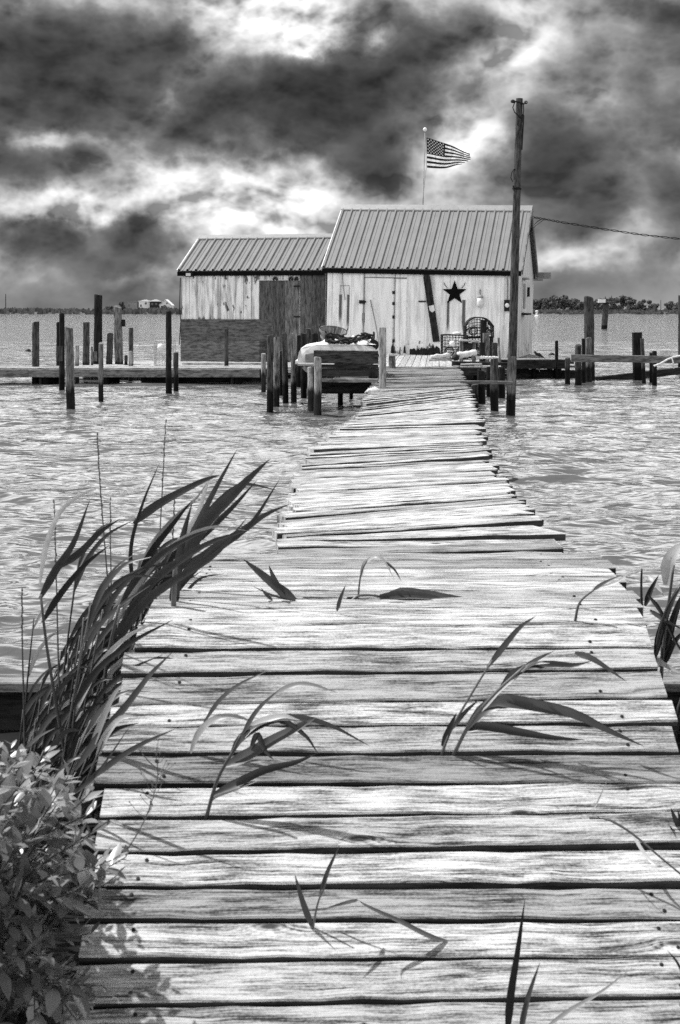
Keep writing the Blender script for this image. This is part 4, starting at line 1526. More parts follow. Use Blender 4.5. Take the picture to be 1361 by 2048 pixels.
# ------------------------------------------------------------------ pilings and posts: every one a thing of its own
def post(px_, top, base, wpx, mat, lab, name='piling', Z=None, lean=0.0, square=False, sleeve=None, zb=None, cat='post', group=None, cap=False, extra=None):
    """px/top/base in photo pixels; base is the water line unless Z is given"""
    Zp = Z if Z else H * F / (base - HY)
    zbot = -.9 if zb is None else zb
    r_ = wpx * Zp / F / 2
    x_ = xat(px_, Zp)
    zt = zat(top, Zp)
    ln = lean * Zp / F
    r = random.Random(int(px_ * 7 + top))
    b = MB(); b.tone = r.uniform(.85, 1.15)
    if square:
        b.beam((x_, Zp, zbot), (x_ + ln, Zp, zt), r_ * 2, r_ * 2, up=(0, -1, 0), segs=5, bev=.012, warp=.003, rs=r)
        # the beam hangs below its top face: shift the solid so that it is centred
        b.v = [v_ + Vector((0, r_, 0)) for v_ in b.v]
    else:
        n_ = 9
        hs = [zbot + (zt - zbot) * k / n_ for k in range(n_ + 1)]
        pts, rad = [], []
        for k, h_ in enumerate(hs):
            tt = k / n_
            pts.append((x_ + ln * max(0, (h_ - 0) / max(zt, .1)) + r.uniform(-.05, .05) * r_, Zp + r.uniform(-.05, .05) * r_, h_))
            rad.append(r_ * (1.06 - .12 * tt) * r.uniform(.97, 1.03))
        pts.append((pts[-1][0], Zp, zt + r_ * .12)); rad.append(rad[-1] * .86)
        b.tube(pts, rad, 14, jitter=.045, rs=r)
        # uneven, sloping top
        a_ = r.uniform(0, 6.28); sl = r.uniform(0, .35)
        for q in b.v[-28:]:
            q.z += sl * ((q.x - x_) * math.cos(a_) + (q.y - Zp) * math.sin(a_))
    if sleeve or extra or cap:
        root = thing(name, (x_, Zp, 0 if zb is None else zb), lab, cat, group)
        b.build('shaft', M[mat], root)
        if sleeve:
            sp, st, sb, sw, sm_ = sleeve
            c = MB(); rr = sw * Zp / F / 2
            c.beam((xat(sp, Zp), Zp - r_ - rr * .6, zat(sb, Zp)), (xat(sp, Zp), Zp - r_ - rr * .6, zat(st, Zp)), rr * 2, rr * 1.1, up=(0, -1, 0), bev=.01)
            c.build('sister_timber', M[sm_], root)
        if cap:
            c = MB(); c.box((x_, Zp, zt + .02), (r_ * 2.6, r_ * 2.6, .04), .2, bev=.008); c.build('cap', M['walk'], root)
        if extra:
            extra(root, x_, Zp, zt, r_)
        return root
    o = b.build(name, M[mat])
    return tag(o, lab, cat, group)


def knob(sp, st, sb, sw):
    def fn(root, x_, Zp, zt, r_):
        c = MB(); c.box((xat(sp, Zp), Zp - .02, zat((st + sb) / 2, Zp)), (sw * Zp / F, r_ * 1.2, (sb - st) * Zp / F), bev=.02)
        c.build('cleat', M['post_dark'], root)
    return fn


# left cluster
post(72, 645, 0, 14.5, 'post_mid', 'leftmost upright piling of the left cluster, rising through the catwalk', Z=30.75)
post(124.5, 628, 782, 11.5, 'post_dark', 'slim near black piling in front of the catwalk, close to the leftmost one', sleeve=(122, 692, 722, 10, 'post_mid'))
post(119, 646, 0, 12, 'post_dark', 'stout dark stub standing behind the slim black piling', Z=32.6)
post(142, 656, 818, 17.5, 'post_grey', 'thick grey piling nearest the viewer at the left, black at its foot', lean=-4)
post(154.5, 692, 0, 9, 'post_pale', 'short pale stub behind the thick near piling', Z=31.6)
post(173, 645, 0, 14, 'post_mid', 'brown round piling left of the tallest black one on the staging', Z=33.4)
post(195.5, 590, 0, 17, 'post_dark', 'tallest black piling of the left cluster', Z=33.9, lean=2, sleeve=(191, 703, 722, 11, 'post_grey'))
post(184.5, 693, 0, 5, 'post_grey', 'thin stub tight against the tallest black piling', Z=33.2)
post(202.5, 687, 802, 10, 'post_grey', 'thin grey pole standing in open water before the catwalk')
post(217.5, 668, 0, 13, 'post_mid', 'short brown piling leaning right between the tall pair', Z=33.8, lean=4)
post(239, 615, 0, 17, 'post_grey', 'tall grey piling with a cleat on its right side', Z=34.0, lean=-3, extra=knob(248, 639, 653, 6))
post(262.5, 656, 0, 10, 'post_mid', 'narrow dark pole right of the tall grey piling', Z=33.0)
post(262, 704, 0, 9.5, 'post_pale', 'low pale post in front of the narrow dark pole', Z=31.4)
post(252.5, 711, 0, 7, 'post_mid', 'tiny stub on the staging right of the tall grey piling', Z=33.5)
post(338, 623, 786, 12, 'post_dark', 'slim black piling just left of the plank shed')
post(352.5, 706, 784, 10.5, 'post_mid', 'short stub at the shed corner beside the slim black piling')
post(453.5, 658, 0, 8.5, 'post_mid', 'thin post standing before the plywood sheet', Z=31.5)
# central cluster
post(527.5, 708, 784, 10, 'post_pale', 'short pale stub at the left end of the central pilings')
post(540.5, 671, 824, 13, 'post_mid', 'first of the four near pilings in the centre, counted from the left', lean=0, group='four near central pilings')
post(553, 675, 814, 12.5, 'post_grey', 'second of the four near pilings in the centre, pale and smooth', lean=1, group='four near central pilings')
post(572, 667, 807, 12, 'post_mid', 'third of the four near pilings, leaning a little left at its top', lean=-3, group='four near central pilings')
post(588, 668, 806, 12, 'post_grey', 'fourth of the four near pilings, closest to the white skiff', lean=0, group='four near central pilings')
post(562.5, 702, 790, 6, 'post_dark', 'thin dark pole hidden between the second and third near pilings')
post(598, 671, 0, 9, 'post_dark', 'dark piling half hidden behind the fourth near piling', Z=29.0)
post(608, 667, 800, 12, 'post_dark', 'dark piling behind the bow of the white skiff, left one', Z=25.5)
post(617.5, 657.5, 0, 12, 'post_mid', 'tallest dark piling behind the white skiff', Z=28.2)
post(629.5, 668, 0, 14.5, 'post_dark', 'broad dark piling behind the white skiff, right one', Z=27.0)
post(621, 735, 822, 11, 'post_pale', 'pale round leg under the bow of the white skiff')
post(636, 716, 830, 16, 'post_pale', 'thick pale piling at the front left corner of the skiff rack')
post(766, 655, 0, 14, 'post_pale', 'square sawn post standing on the left edge of the walkway', Z=19.6, square=True, zb=.2, cat='post', name='square_post')
post(784.5, 712, 0, 14, 'post_grey', 'stubby bollard with a flat board cap beside the walkway end', Z=27.2, zb=.3, cap=True, name='bollard')
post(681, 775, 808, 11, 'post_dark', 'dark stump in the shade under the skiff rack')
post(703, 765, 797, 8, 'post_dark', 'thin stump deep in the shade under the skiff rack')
# right cluster by the pots
post(950, 770, 806, 15, 'post_mid', 'short stump under the walkway edge, right side', Z=21.5)
post(963, 742, 808, 17, 'post_dark', 'dark pile under the platform corner right of the walkway')
post(989, 718, 822, 17, 'post_mid', 'thick pile right of the walkway carrying the platform corner')
post(978, 735, 800, 10, 'post_dark', 'slim pile between the two thick ones right of the walkway', Z=26.0)
post(1004, 735, 797, 14, 'post_dark', 'broad dark pile behind the utility pole foot')
post(969, 640, 0, 12, 'post_dark', 'black square topped post in front of the wire pots', Z=30.0, zb=.3, square=True)
post(974, 666.5, 0, 12.5, 'post_grey', 'grey square post in front of the black one by the pots', Z=29.6, zb=.3, square=True)
post(966, 685, 0, 11, 'post_dark', 'short black post left of the grey square one by the pots', Z=29.2, zb=.3, square=True)
post(990, 686, 0, 12, 'post_mid', 'weathered split post right of the grey square one', Z=30.2, zb=.3)
# right group
post(1113.5, 683, 758, 7, 'post_dark', 'thin dark stick standing in the water right of the hut', lean=0)
post(1135.5, 716, 768, 11, 'post_mid', 'short stub at the right end of the side dock')
post(1157, 691, 771, 13.5, 'post_mid', 'mid height stub left of the thick mossy piling')
post(1167.5, 678, 0, 8, 'post_dark', 'narrow dark post touching the thick mossy piling', Z=30.8)
post(1180, 596, 0, 21, 'post_mid', 'thick tall mossy piling at the right of the dock', Z=31.6, lean=-2)
post(1177, 678, 764, 14, 'post_grey', 'rough timber strapped before the thick mossy piling', square=False)
post(1281, 665, 762, 17, 'post_dark', 'broad dark slab shaped piling far right', lean=-3, square=True)
post(1288.5, 677, 767, 8, 'post_mid', 'narrow post leaning against the broad dark slab piling', lean=-4)
post(1302, 706, 766, 6, 'post_dark', 'thin pole between the slab piling and the squat post')
post(1309.5, 703, 773, 10, 'post_dark', 'squat dark post before the horizontal beam at right')
post(1362, 592, 0, 11, 'post_mid', 'post cut by the right picture edge, top level with the far trees', Z=36.0)

# osprey platform out in the bay
Zo = H * F / (658 - HY)
o = thing('bird_platform', pix(1209, 658, Zo), 'leaning post with a nest board on top out in the bay', 'nest platform')
b = MB(); b.tube([pix(1208.5, 664, Zo), pix(1210, 640, Zo), pix(1212.5, 604, Zo)], [.24, .24, .22], 10, jitter=.04); b.build('shaft', M['post_mid'], o)
b = MB(); c_ = pix(1213, 603.5, Zo); b.box(c_, (34 * Zo / F, .9, .12), .1); b.build('nest_board', M['beam'], o)
b = MB(); c_ = pix(1204, 602, Zo - .6); b.box(c_, (15 * Zo / F, .06, .28), .1); b.build('sign_board', M['white'], o)
b = MB()
for k in range(60):
    c2 = pix(rs.uniform(1206, 1228), rs.uniform(599, 603), Zo + rs.uniform(-.4, .4))
    d_ = Vector((rs.uniform(-1, 1), rs.uniform(-1, 1), rs.uniform(-.3, .4))).normalized() * .35
    b.tube([c2 - d_, c2 + d_], .025, 4)
b.build('nest', M['twig'], o)
# channel marker
o = thing('channel_marker', pix(1074, 631, 300), 'tiny pale channel float near the far right shore', 'buoy')
b = MB(); b.lathe([(.5, -.3), (.55, .1), (.25, .35), (.22, .9), (.32, 1.0), (.3, 1.25), (.05, 1.35)], (xat(1074, 300), 300, 0), 10); b.build('float_body', M['white_old'], o)
# dark things in the water
for (px_, py_, lab) in ((56, 703, 'small dark wave worn stump top in the water at far left'), (1103, 711, 'small dark rounded stump in the water right of the hut')):
    Zs = H * F / (py_ - HY)
    b = MB(); b.smooth = True
    b.lathe([(.11, -.1), (.12, .01), (.10, .06), (.05, .095), (.01, .10)], (xat(px_, Zs), Zs, 0), 10)
    for k, v_ in enumerate(b.v): v_.x += .25 * max(v_.z, 0); v_.y *= 1
    tag(b.build('stump', M['dark']), lab, 'stump')
# gull / small bird on the side dock
def bird():
    c = pix(1079, 717, 33.2)
    o = thing('dock_bird', c, 'small dark bird perched on the side dock by the hut', 'bird')
    b = MB(); b.smooth = True
    b.tube([c + Vector((.13, 0, .0)), c + Vector((.06, 0, .05)), c + Vector((0, 0, .09)), c + Vector((-.06, 0, .10)), c + Vector((-.10, 0, .15)), c + Vector((-.135, 0, .155))], [.006, .022, .042, .036, .026, .005], 9)
    b.tube([c + Vector((0, .012, .06)), c + Vector((0, .012, -.01))], .006, 4)
    b.tube([c + Vector((0, -.012, .06)), c + Vector((0, -.012, -.01))], .006, 4)
    b.build('bird_body', M['dark'], o)


bird()

# ------------------------------------------------------------------ utility pole with its hardware, and the service cable
Zu = H * F / (831 - HY)
pb, pt = pix(1021.5, 831, Zu), pix(1039.5, 197, Zu)
o = thing('utility_pole', pb, 'tall leaning utility pole rising from the water in front of the hut', 'utility pole')
pts = [pb + (pt - pb) * k for k in (-.12, 0, .1, .2, .35, .5, .65, .8, .92, 1.0)]
b = MB(); b.tube(pts, [.072, .07, .068, .066, .063, .061, .058, .055, .052, .050], 14, jitter=.03); b.build('shaft', M['post_mid'], o)


def up_(py_, off=0.0, dep=-.06):
    t_ = (831 - py_) / (831 - 197)
    return pb + (pt - pb) * t_ + Vector((off * Zu / F, dep, 0))


b = MB(); b.tube([up_(207, -13), up_(204, -8), up_(206, 0), up_(209, 8), up_(206, 12)], .013, 6); b.build('iron_strap', M['iron'], o)
b = MB(); b.lathe([(.02, -.02), (.034, -.01), (.034, .015), (.015, .03)], up_(204.5, -14), 8); b.build('insulator', M['iron'], o)
b = MB(); b.tube([up_(206, 12) + Vector((.02 * math.cos(a), 0, .02 * math.sin(a))) for a in np.linspace(0, 6.2, 10)], .008, 5); b.build('eye_bolt', M['iron'], o)
b = MB()
b.tube([up_(205, -10), up_(216, -14), up_(226, -10), up_(232, -2), up_(238, 5)], .008, 5)
b.tube([up_(228, -7), up_(236, 0), up_(229, 8), up_(233, 7), up_(262, 2)], .010, 5)
b.tube([up_(208, 7), up_(222, 8), up_(232, 7)], .008, 5)
b.tube([up_(240, -1), up_(250, -4), up_(252, -2)], .012, 5)
b.build('wire_coil', M['iron'], o)
b = MB(); b.tube([up_(338, -7), up_(345, -12), up_(356, -14), up_(364, -10), up_(360, -7), up_(345, -8), up_(339, -6)], .007, 5); b.build('wire_loop', M['iron'], o)
b = MB()
for yy in (376, 378):
    b.tube([up_(yy + .02 * k, 8.6 * math.sin(a), -.068 * math.cos(a)) for k, a in enumerate(np.linspace(-1.9, 1.9, 9))], .009, 5)
b.tube([up_(377, -7), up_(372, -9)], .012, 5)
b.build('wire_band', M['iron'], o)
b = MB(); b.beam(up_(231, 9, -.03), up_(300, 7.2, -.03), .018, .03, up=(0, -1, 0)); b.build('side_batten', M['beam_dark'], o)
b = MB(); b.beam(up_(712, 0, -.066) + Vector((0, -.0, 0)), up_(800, 0, -.073), .10, .02, up=(0, -1, 0)); b.build('splice_board', M['post_grey'], o)
# horizontal boards that tie walkway to pole and to the rack
bar('tie_board', pix(921, 760.5, 21.3), pix(1026, 762, 21.3), .04, .05, 'beam', 'horizontal board tying the walkway to the utility pole', 'beam', tone=.9)
bar('tie_board', pix(632, 757, 21.5), pix(756, 757.5, 21.2), .045, .055, 'beam', 'horizontal board between the skiff rack piling and the walkway', 'beam', tone=1.1)
# service cable
hb_ = MW(hut) @ Vector((HW + .1, HD * .62, HE + .85))
b = MB()
c0 = pix(1056, 433, 36.8)
pa = [c0, pix(1085, 437.5, 37), pix(1120, 444, 37.2), pix(1200, 457, 38), pix(1280, 469, 39), pix(1361, 478, 40), pix(1500, 488, 42)]
tw = []
for k in range(len(pa) - 1):
    for s in range(14):
        q = pa[k].lerp(pa[k + 1], s / 14)
        tw.append(q)
for ph in (0, math.pi):
    b.tube([q + Vector((0, math.cos(i * .9 + ph) * .012, math.sin(i * .9 + ph) * .022)) for i, q in enumerate(tw)], .011, 5)
b.tube([pix(1085, 437.5, 37), pix(1075, 443, 36.8), pix(1067, 451, 36.6), pix(1062, 462, 36.4), pix(1060, 458, 36.3)], .012, 5)
b.tube([pix(1090, 438, 37), pix(1079, 446, 36.8), pix(1071, 452, 36.6), pix(1063, 463, 36.4)], .010, 5)
tag(b.build('service_cable', M['iron']), 'twisted electric cable running from the hut gable off to the right', 'cable')

# ------------------------------------------------------------------ the rack with the upturned skiff and its load
root = thing('skiff_rack', (0, 22.6, 0), 'heavy dark timber rack holding the upturned skiff', 'rack')
Zk = 22.4
b = MB(); b.tone = .9; b.beam(pix(628, 700.5, Zk), pix(757, 701.5, Zk), .06, .205, segs=5, bev=.01, warp=.004); b.build('front_plank', M['post_mid'], root)
b = MB(); b.tone = 1.2; b.beam(pix(632, 728.5, Zk + .02), pix(757, 729, Zk + .02), .05, .055, segs=3); b.build('front_batten', M['beam_dark'], root)
b = MB(); b.tone = .8; b.beam(pix(640, 736.5, Zk + .12), pix(757, 736.5, Zk + .12), .05, .13, segs=3); b.build('lower_plank', M['edge_end'], root)
b = MB(); b.beam(pix(645, 734.5, Zk + .03), pix(672, 734.5, Zk + .03), .05, .012); b.build('pale_strip', M['walk'], root)
b = MB(); b.beam(pix(628, 762, Zk + 1), pix(764, 762, Zk + 1), .3, .2); b.build('cross_beam', M['beam_dark'], root)
for (xa, ya) in ((-.45, 22.5), (.55, 22.6), (-.5, 25.6), (.6, 25.6)):
    b = MB(); b.beam((xa, ya, .50), (xa, ya + .01, .50), .01, .01)
    leg(root, xa, ya + .1, .56, .06)
for xa in (-.48, .52):
    b = MB(); b.beam((xa, 22.45, .60), (xa, 25.8, .60), .08, .14); b.build('side_beam', M['beam_dark'], root)
b = MB(); boards_x(b, xat(596, 22.6), xat(630, 22.6), 22.4, 23.4, zat(727, 22.4), along='x', wd=.2, rs=rs); b.build('shelf', M['platform'], root)
b = MB(); b.prism([pix(606, 731, 22.45), pix(623, 731, 22.45), pix(623, 747, 22.45), pix(612, 744, 22.45), pix(605, 736, 22.45)], (0, .03, 0)); b.build('bracket', M['post_pale'], root)


def skiff():
    x0, x1 = xat(596.5, 22.9), xat(757, 22.9)
    xm = (x0 + x1) / 2; hw = (x1 - x0) / 2
    z0 = zat(725.5, 22.9)
    o = thing('white_skiff', (xm, 24.2, z0), 'white upturned skiff on the dark rack left of the walkway', 'boat')
    b = MB(); b.smooth = True
    sec = []
    NS = 10
    prof = [(-1.0, 0), (-1.0, .10), (-.97, .20), (-.93, .25), (-.84, .295), (-.62, .322), (-.3, .335), (0, .34), (.3, .335), (.62, .322), (.84, .295), (.93, .25), (.97, .2), (1.0, .10), (1.0, 0)]
    for k in range(NS + 1):
        tt = k / NS
        y_ = 22.75 + tt * 3.1
        wf = (1 - .75 * tt ** 3)
        hf_ = 1.0 - .25 * tt ** 2
        base = len(b.v)
        for (a, c) in prof:
            b.v.append(Vector((xm + a * hw * wf, y_ - .05 * (c < .25), z0 + c * .88 * hf_ + .06 * tt)))
        sec.append(base)
    n_ = len(prof)
    for k in range(NS):
        for i in range(n_ - 1):
            b.face((sec[k] + i, sec[k] + i + 1, sec[k + 1] + i + 1, sec[k + 1] + i))
    b.smooth = False
    b.face([sec[0] + i for i in range(n_)][::-1])
    b.face([sec[-1] + i for i in range(n_)])
    b.build('hull', M['white_old'], o)
    g = MB()
    g.beam((x0 - .015, 22.74, z0 + .035), (x0 + .01, 24.5, z0 + .04), .05, .05)
    g.beam((x1 + .015, 22.74, z0 + .035), (x1 - .01, 24.5, z0 + .04), .05, .05)
    g.build('rub_rail', M['white_old'], o)
    g = MB(); g.prism([pix(611, 709, 22.66), pix(628, 706, 22.66), pix(628, 725, 22.66), pix(611, 726, 22.66)], (0, .02, 0)); g.build('patch', M['mid'], o)
    return z0 + .305


ztop = skiff()


def basket():
    c = Vector((xat(664, 23.4), 23.4, ztop))
    o = thing('bushel_basket', c, 'slatted wooden bushel basket tipped on top of the skiff', 'basket')
    ax = Vector((.12, -.28, .95)).normalized()
    rot = Vector((0, 0, 1)).rotation_difference(ax).to_matrix()
    b = MB()
    R0, R1, hh = .155, .215, .22
    for k in range(26):
        a = 6.28318 * k / 26
        e = .95 * 6.28318 / 26 / 2
        pr = []
        for (r_, z_) in ((R0, 0), (R1, hh)):
            pr.append([Vector((r_ * math.cos(a - e), r_ * math.sin(a - e), z_)), Vector((r_ * math.cos(a + e), r_ * math.sin(a + e), z_))])
        b.tone = rs.uniform(.7, 1.2)
        q = [c + rot @ v_ for v_ in (pr[0][0], pr[0][1], pr[1][1], pr[1][0])]
        b.prism(q, (q[1] - q[0]).cross(q[3] - q[0]).normalized() * .006)
    b.lathe([(.005, .0), (R0, .0), (R0, .012), (.005, .012)], c, 20, ax)
    b.build('slat', M['basket'], o)
    for (zz, r_, hgt, mt) in ((hh - .01, R1 + .003, .035, 'beam'), (.10, .186, .02, 'basket')):
        g = MB(); g.lathe([(r_ + .004, -hgt / 2), (r_ + .014, -hgt / 2), (r_ + .016, hgt / 2), (r_ + .003, hgt / 2)], c + rot @ Vector((0, 0, zz)), 28, ax)
        # open ring: drop the two end caps
        for L in (g.f, g.uv, g.mi, g.bd, g.sm): del L[-2:]
        g.build('hoop', M[mt], o)
    for s in (-1, 1):
        g = MB(); g.tube([c + rot @ Vector((s * R1, -.05, hh)), c + rot @ Vector((s * (R1 + .02), -.04, hh + .06)), c + rot @ Vector((s * (R1 + .02), .04, hh + .06)), c + rot @ Vector((s * R1, .05, hh))], .005, 5)
        g.build('handle', M['iron'], o)


basket()
# tarpaulin, cordage and driftwood heaped on the skiff
b = MB(); b.smooth = True
N1, N2 = 26, 14
for j in range(N2 + 1):
    for i in range(N1 + 1):
        u_, v_ = i / N1, j / N2
        x_ = xat(632 + 120 * u_, 23.2); y_ = 22.80 + .9 * v_
        e_ = min(u_, 1 - u_, v_ * 1.2, 1 - v_) * 4
        z_ = ztop - .012 + .13 * min(1, max(0, e_)) * (.3 + 1.3 * abs(mnoise.noise(Vector((x_ * 7, y_ * 7, 2)))))
        b.v.append(Vector((x_, y_, z_)))
for j in range(N2):
    for i in range(N1):
        A = j * (N1 + 1) + i
        b.face((A, A + 1, A + N1 + 2, A + N1 + 1))
tag(b.build('crumpled_tarp', M['pale_rope']), 'crumpled white cloth spread under the dark ropes on the skiff', 'cloth')
rr_ = random.Random(12)
b = MB(); b.smooth = True
for k in range(24):
    q = Vector((xat(rr_.uniform(650, 735), 23.1), rr_.uniform(22.78, 23.2), ztop + .05))
    a = rr_.uniform(0, 6.28); pts = []
    for s in range(16):
        a += rr_.uniform(-.9, .9)
        q = q + Vector((math.cos(a) * .065, math.sin(a) * .03, rr_.uniform(-.025, .03)))
        q.z = min(max(q.z, ztop + .015), ztop + .19)
        q.x = min(max(q.x, xat(652, 23)), xat(748, 23))
        pts.append(q.copy())
    b.tube(pts, .017, 6)
tag(b.build('rope_heap', M['rope']), 'tangled heap of dark rope on the white cloth beside the basket', 'rope')
for (pa_, pb2, w_, lab) in (((640, 694), (682, 686), .05, 'flat dark slat lying left under the basket on the skiff'), ((655, 701), (690, 678), .035, 'long stick slanting up over the white cloth on the skiff'),
                            ((706, 690), (742, 700), .03, 'pale stick lying right of the rope heap on the skiff'), ((690, 702), (705, 684), .03, 'short dark stick crossing the middle of the rope heap')):
    b = MB(); b.beam(pix(pa_[0], pa_[1], 22.9) + Vector((0, 0, .0)), pix(pb2[0], pb2[1], 23.15), w_, .025, segs=2)
    tag(b.build('loose_stick', M['beam_dark'] if 'dark' in lab else M['platform']), lab, 'stick')
o = thing('float_drum', pix(742, 690, 23.0), 'white cylindrical float with black end lying on the skiff stern', 'float')
b = MB(); b.smooth = True
ca, cb = pix(748, 690, 22.95), pix(733, 688, 23.25)
ax = (cb - ca).normalized()
b.lathe([(.088, 0), (.095, .02), (.095, .33), (.07, .36)], ca, 20, ax); b.build('drum_body', M['white'], o)
b = MB(); b.lathe([(.01, -.008), (.088, -.006), (.089, .002), (.01, .003)], ca, 20, ax); b.build('drum_end', M['iron'], o)
# pale rag at the walkway's left edge, at the foot of the square post
b = MB(); b.smooth = True
for k in range(4):
    q = pix(738 + k * 4, 789 - k, 18.6)
    b.tube([q + Vector((-.05, 0, .02)), q + Vector((0, .03, .06)), q + Vector((.06, -.02, .03)), q + Vector((.09, .02, .0))], [.012, .025, .022, .008], 6, jitter=.2)
tag(b.build('rope_knot', M['pale_rope']), 'pale knotted rope end on the walkway edge below the square post', 'rope')

# ------------------------------------------------------------------ crab pots and the clutter right of the walkway
def pot(c, sx, sy, sz, arch, lab, mat='wire', cell=.062, rw=.006, seed=0, group=None):
    """wire crab pot: mesh box, rounded top if arch; c is the centre of its floor"""
    r = random.Random(seed)
    c = Vector(c)
    o = thing('crab_pot', c, lab, 'crab pot', group)

    def warp(p_):
        q = Vector(p_)
        if arch:
            q.z -= .42 * sz * (abs(q.x) / (sx / 2)) ** 3 * (q.z / sz)
            q.x *= 1.0
        n_ = mnoise.noise_vector(q * 3 + Vector((seed, 0, 0))) * .018
        return c + q + n_
    g = MB()
    fr = MB()

    def sheet(P, nu, nv):
        for j in range(nv + 1):
            g.tube([P(i / nu, j / nv + (.35 / nv if (i + j) % 2 else -.0) * (1 if j < nv else 0)) for i in range(nu + 1)], rw, 3, caps=False)
        for i in range(nu + 1):
            g.tube([P(i / nu, j / nv) for j in range(nv + 1)], rw, 3, caps=False)
    nx, ny, nz_ = max(2, int(sx / cell)), max(2, int(sy / cell)), max(2, int(sz / cell))
    sheet(lambda u, v: warp((sx * (u - .5), -sy / 2, sz * v)), nx, nz_)
    sheet(lambda u, v: warp((sx * (u - .5), sy / 2, sz * v)), nx, nz_)
    sheet(lambda u, v: warp((-sx / 2, sy * (u - .5), sz * v)), ny, nz_)
    sheet(lambda u, v: warp((sx / 2, sy * (u - .5), sz * v)), ny, nz_)
    sheet(lambda u, v: warp((sx * (u - .5), sy * (v - .5), sz)), nx, ny)
    sheet(lambda u, v: warp((sx * (u - .5), sy * (v - .5), sz * .5)), nx, ny)
    g.build('mesh_panel', M[mat], o)
    for y_ in (-sy / 2, sy / 2):
        fr.tube([warp((-sx / 2, y_, 0)), warp((-sx / 2, y_, sz))] + [warp((sx * (u - .5), y_, sz)) for u in np.linspace(0, 1, 9)] + [warp((sx / 2, y_, 0)), warp((-sx / 2, y_, 0))], rw * 2.2, 5)
    for x_ in (-sx / 2, sx / 2):
        for z_ in (0, sz):
            fr.tube([warp((x_, -sy / 2, z_)), warp((x_, sy / 2, z_))], rw * 2.2, 5)
    fr.build('frame', M[mat if mat == 'wire_pale' else 'iron'], o)
    # entrance funnels
    f2 = MB()
    for x_ in (-sx * .22, sx * .22):
        for rr, yy in ((.10, 0), (.085, .05), (.06, .10)):
            f2.tube([warp((x_ + rr * math.cos(a), -sy / 2 + yy, sz * .33 + rr * math.sin(a))) for a in np.linspace(0, 6.283, 13)], rw * 1.3, 4, caps=False)
    f2.build('funnel', M['rope'] if mat == 'wire' else M['wire_pale'], o)
    return o


pot((xat(957.5, 32.2), 32.2, zat(674, 32.2)), 55 * 32.2 / F, .55, 39 * 32.2 / F, True, 'round topped wire crab pot, the upper one against the hut wall', seed=1)
pot((xat(957, 32.25), 32.25, .50), 54 * 32.2 / F, .55, zat(675, 32.25) - .505, False, 'square wire crab pot carrying the round topped one', seed=5)
pot((xat(909, 31.6), 31.6, .49), 50 * 31.6 / F, .5, zat(670, 31.6) - .49, False, 'lower wire crab pot left of the round topped one', seed=2)
pot((xat(330, 32.7), 32.7, .29), 38 * 32.7 / F, .45, zat(681, 32.7) - .29, False, 'pale wire crab pot by the shed corner on the staging', mat='wire_pale', seed=3, rw=.003)
b = MB(); b.smooth = True
b.lathe([(.02, -.09), (.06, -.08), (.085, 0), (.06, .08), (.02, .09)], pix(322, 695, 32.5), 10); tag(b.build('pot_float', M['white']), 'white float hanging in the pale pot by the shed corner', 'buoy')
b = MB(); b.smooth = True
b.lathe([(.02, -.05), (.055, -.04), (.065, 0), (.05, .05), (.02, .06)], pix(905, 687, 31.2), 10); tag(b.build('pot_float', M['white']), 'white float lying in the lower left crab pot', 'buoy')
b = MB(); b.smooth = True
b.lathe([(.01, -.02), (.09, -.02), (.10, .0), (.09, .03), (.03, .045)], pix(914, 667.5, 31.5), 12); tag(b.build('float_disc', M['white_old']), 'white flat disc resting on top of the lower left crab pot', 'disc')
# bench with a board top
Zb = 29.8
o = thing('low_bench', pix(925, 700, Zb), 'low bench with a pale board seat in front of the crab pots', 'bench')
b = MB(); b.beam(pix(919, 678, Zb), pix(958.5, 681.5, Zb), .30, .035, segs=3, bev=.005); b.build('seat', M['walk'], o)
for px_ in (924, 949):
    b = MB(); b.beam((xat(px_, Zb), Zb + .02, .48), (xat(px_, Zb), Zb + .02, zat(683, Zb)), .07, .2, up=(0, -1, 0)); b.build('leg', M['post_grey'], o)
b = MB(); b.beam(pix(921, 684.5, Zb) + Vector((0, .05, 0)), pix(957, 687, Zb) + Vector((0, .05, 0)), .03, .10); b.build('apron', M['beam_dark'], o)
b = MB(); b.beam(pix(926, 690, Zb) + Vector((0, .12, 0)), pix(948, 690, Zb) + Vector((0, .12, 0)), .03, .17); b.build('back_board', M['post_mid'], o)
# bleached driftwood / oyster sacks along the platform edge
Zd = 28.3
for (px0, py0, px1, py1, r0, mt, lab) in ((915, 711, 952, 705, .065, 'white_old', 'pale rolled tarp lying on the platform edge by the bench'),
                                          (862, 715, 900, 710, .045, 'pale_rope', 'flattened pale sack at the right corner of the walkway end'),
                                          (858, 719, 903, 719, .035, 'walk', 'bleached plank end lying flat on the platform corner')):
    b = MB(); b.smooth = True
    p0, p1 = pix(px0, py0, Zd), pix(px1, py1, Zd + .1)
    p0.z = max(p0.z, WZ + r0); p1.z = max(p1.z, WZ + r0)
    q = [p0.lerp(p1, k / 6) + Vector((0, rs.uniform(-.02, .02), rs.uniform(-.01, .012))) for k in range(7)]
    b.tube(q, [r0 * rs.uniform(.75, 1.1) for k in range(7)], 10, jitter=.12)
    tag(b.build('tarp_roll' if 'tarp' in lab else ('sack' if 'sack' in lab else 'driftwood'), M[mt]), lab, 'tarp' if 'tarp' in lab else ('sack' if 'sack' in lab else 'driftwood'))
b = MB(); b.tube([pix(906, 717, 28.2), pix(912, 714, 28.2), pix(918, 716, 28.2)], [.05, .07, .05], 9, jitter=.15); tag(b.build('bucket_stub', M['dark']), 'black lump of old rope at the left end of the pale tarp', 'rope lump')
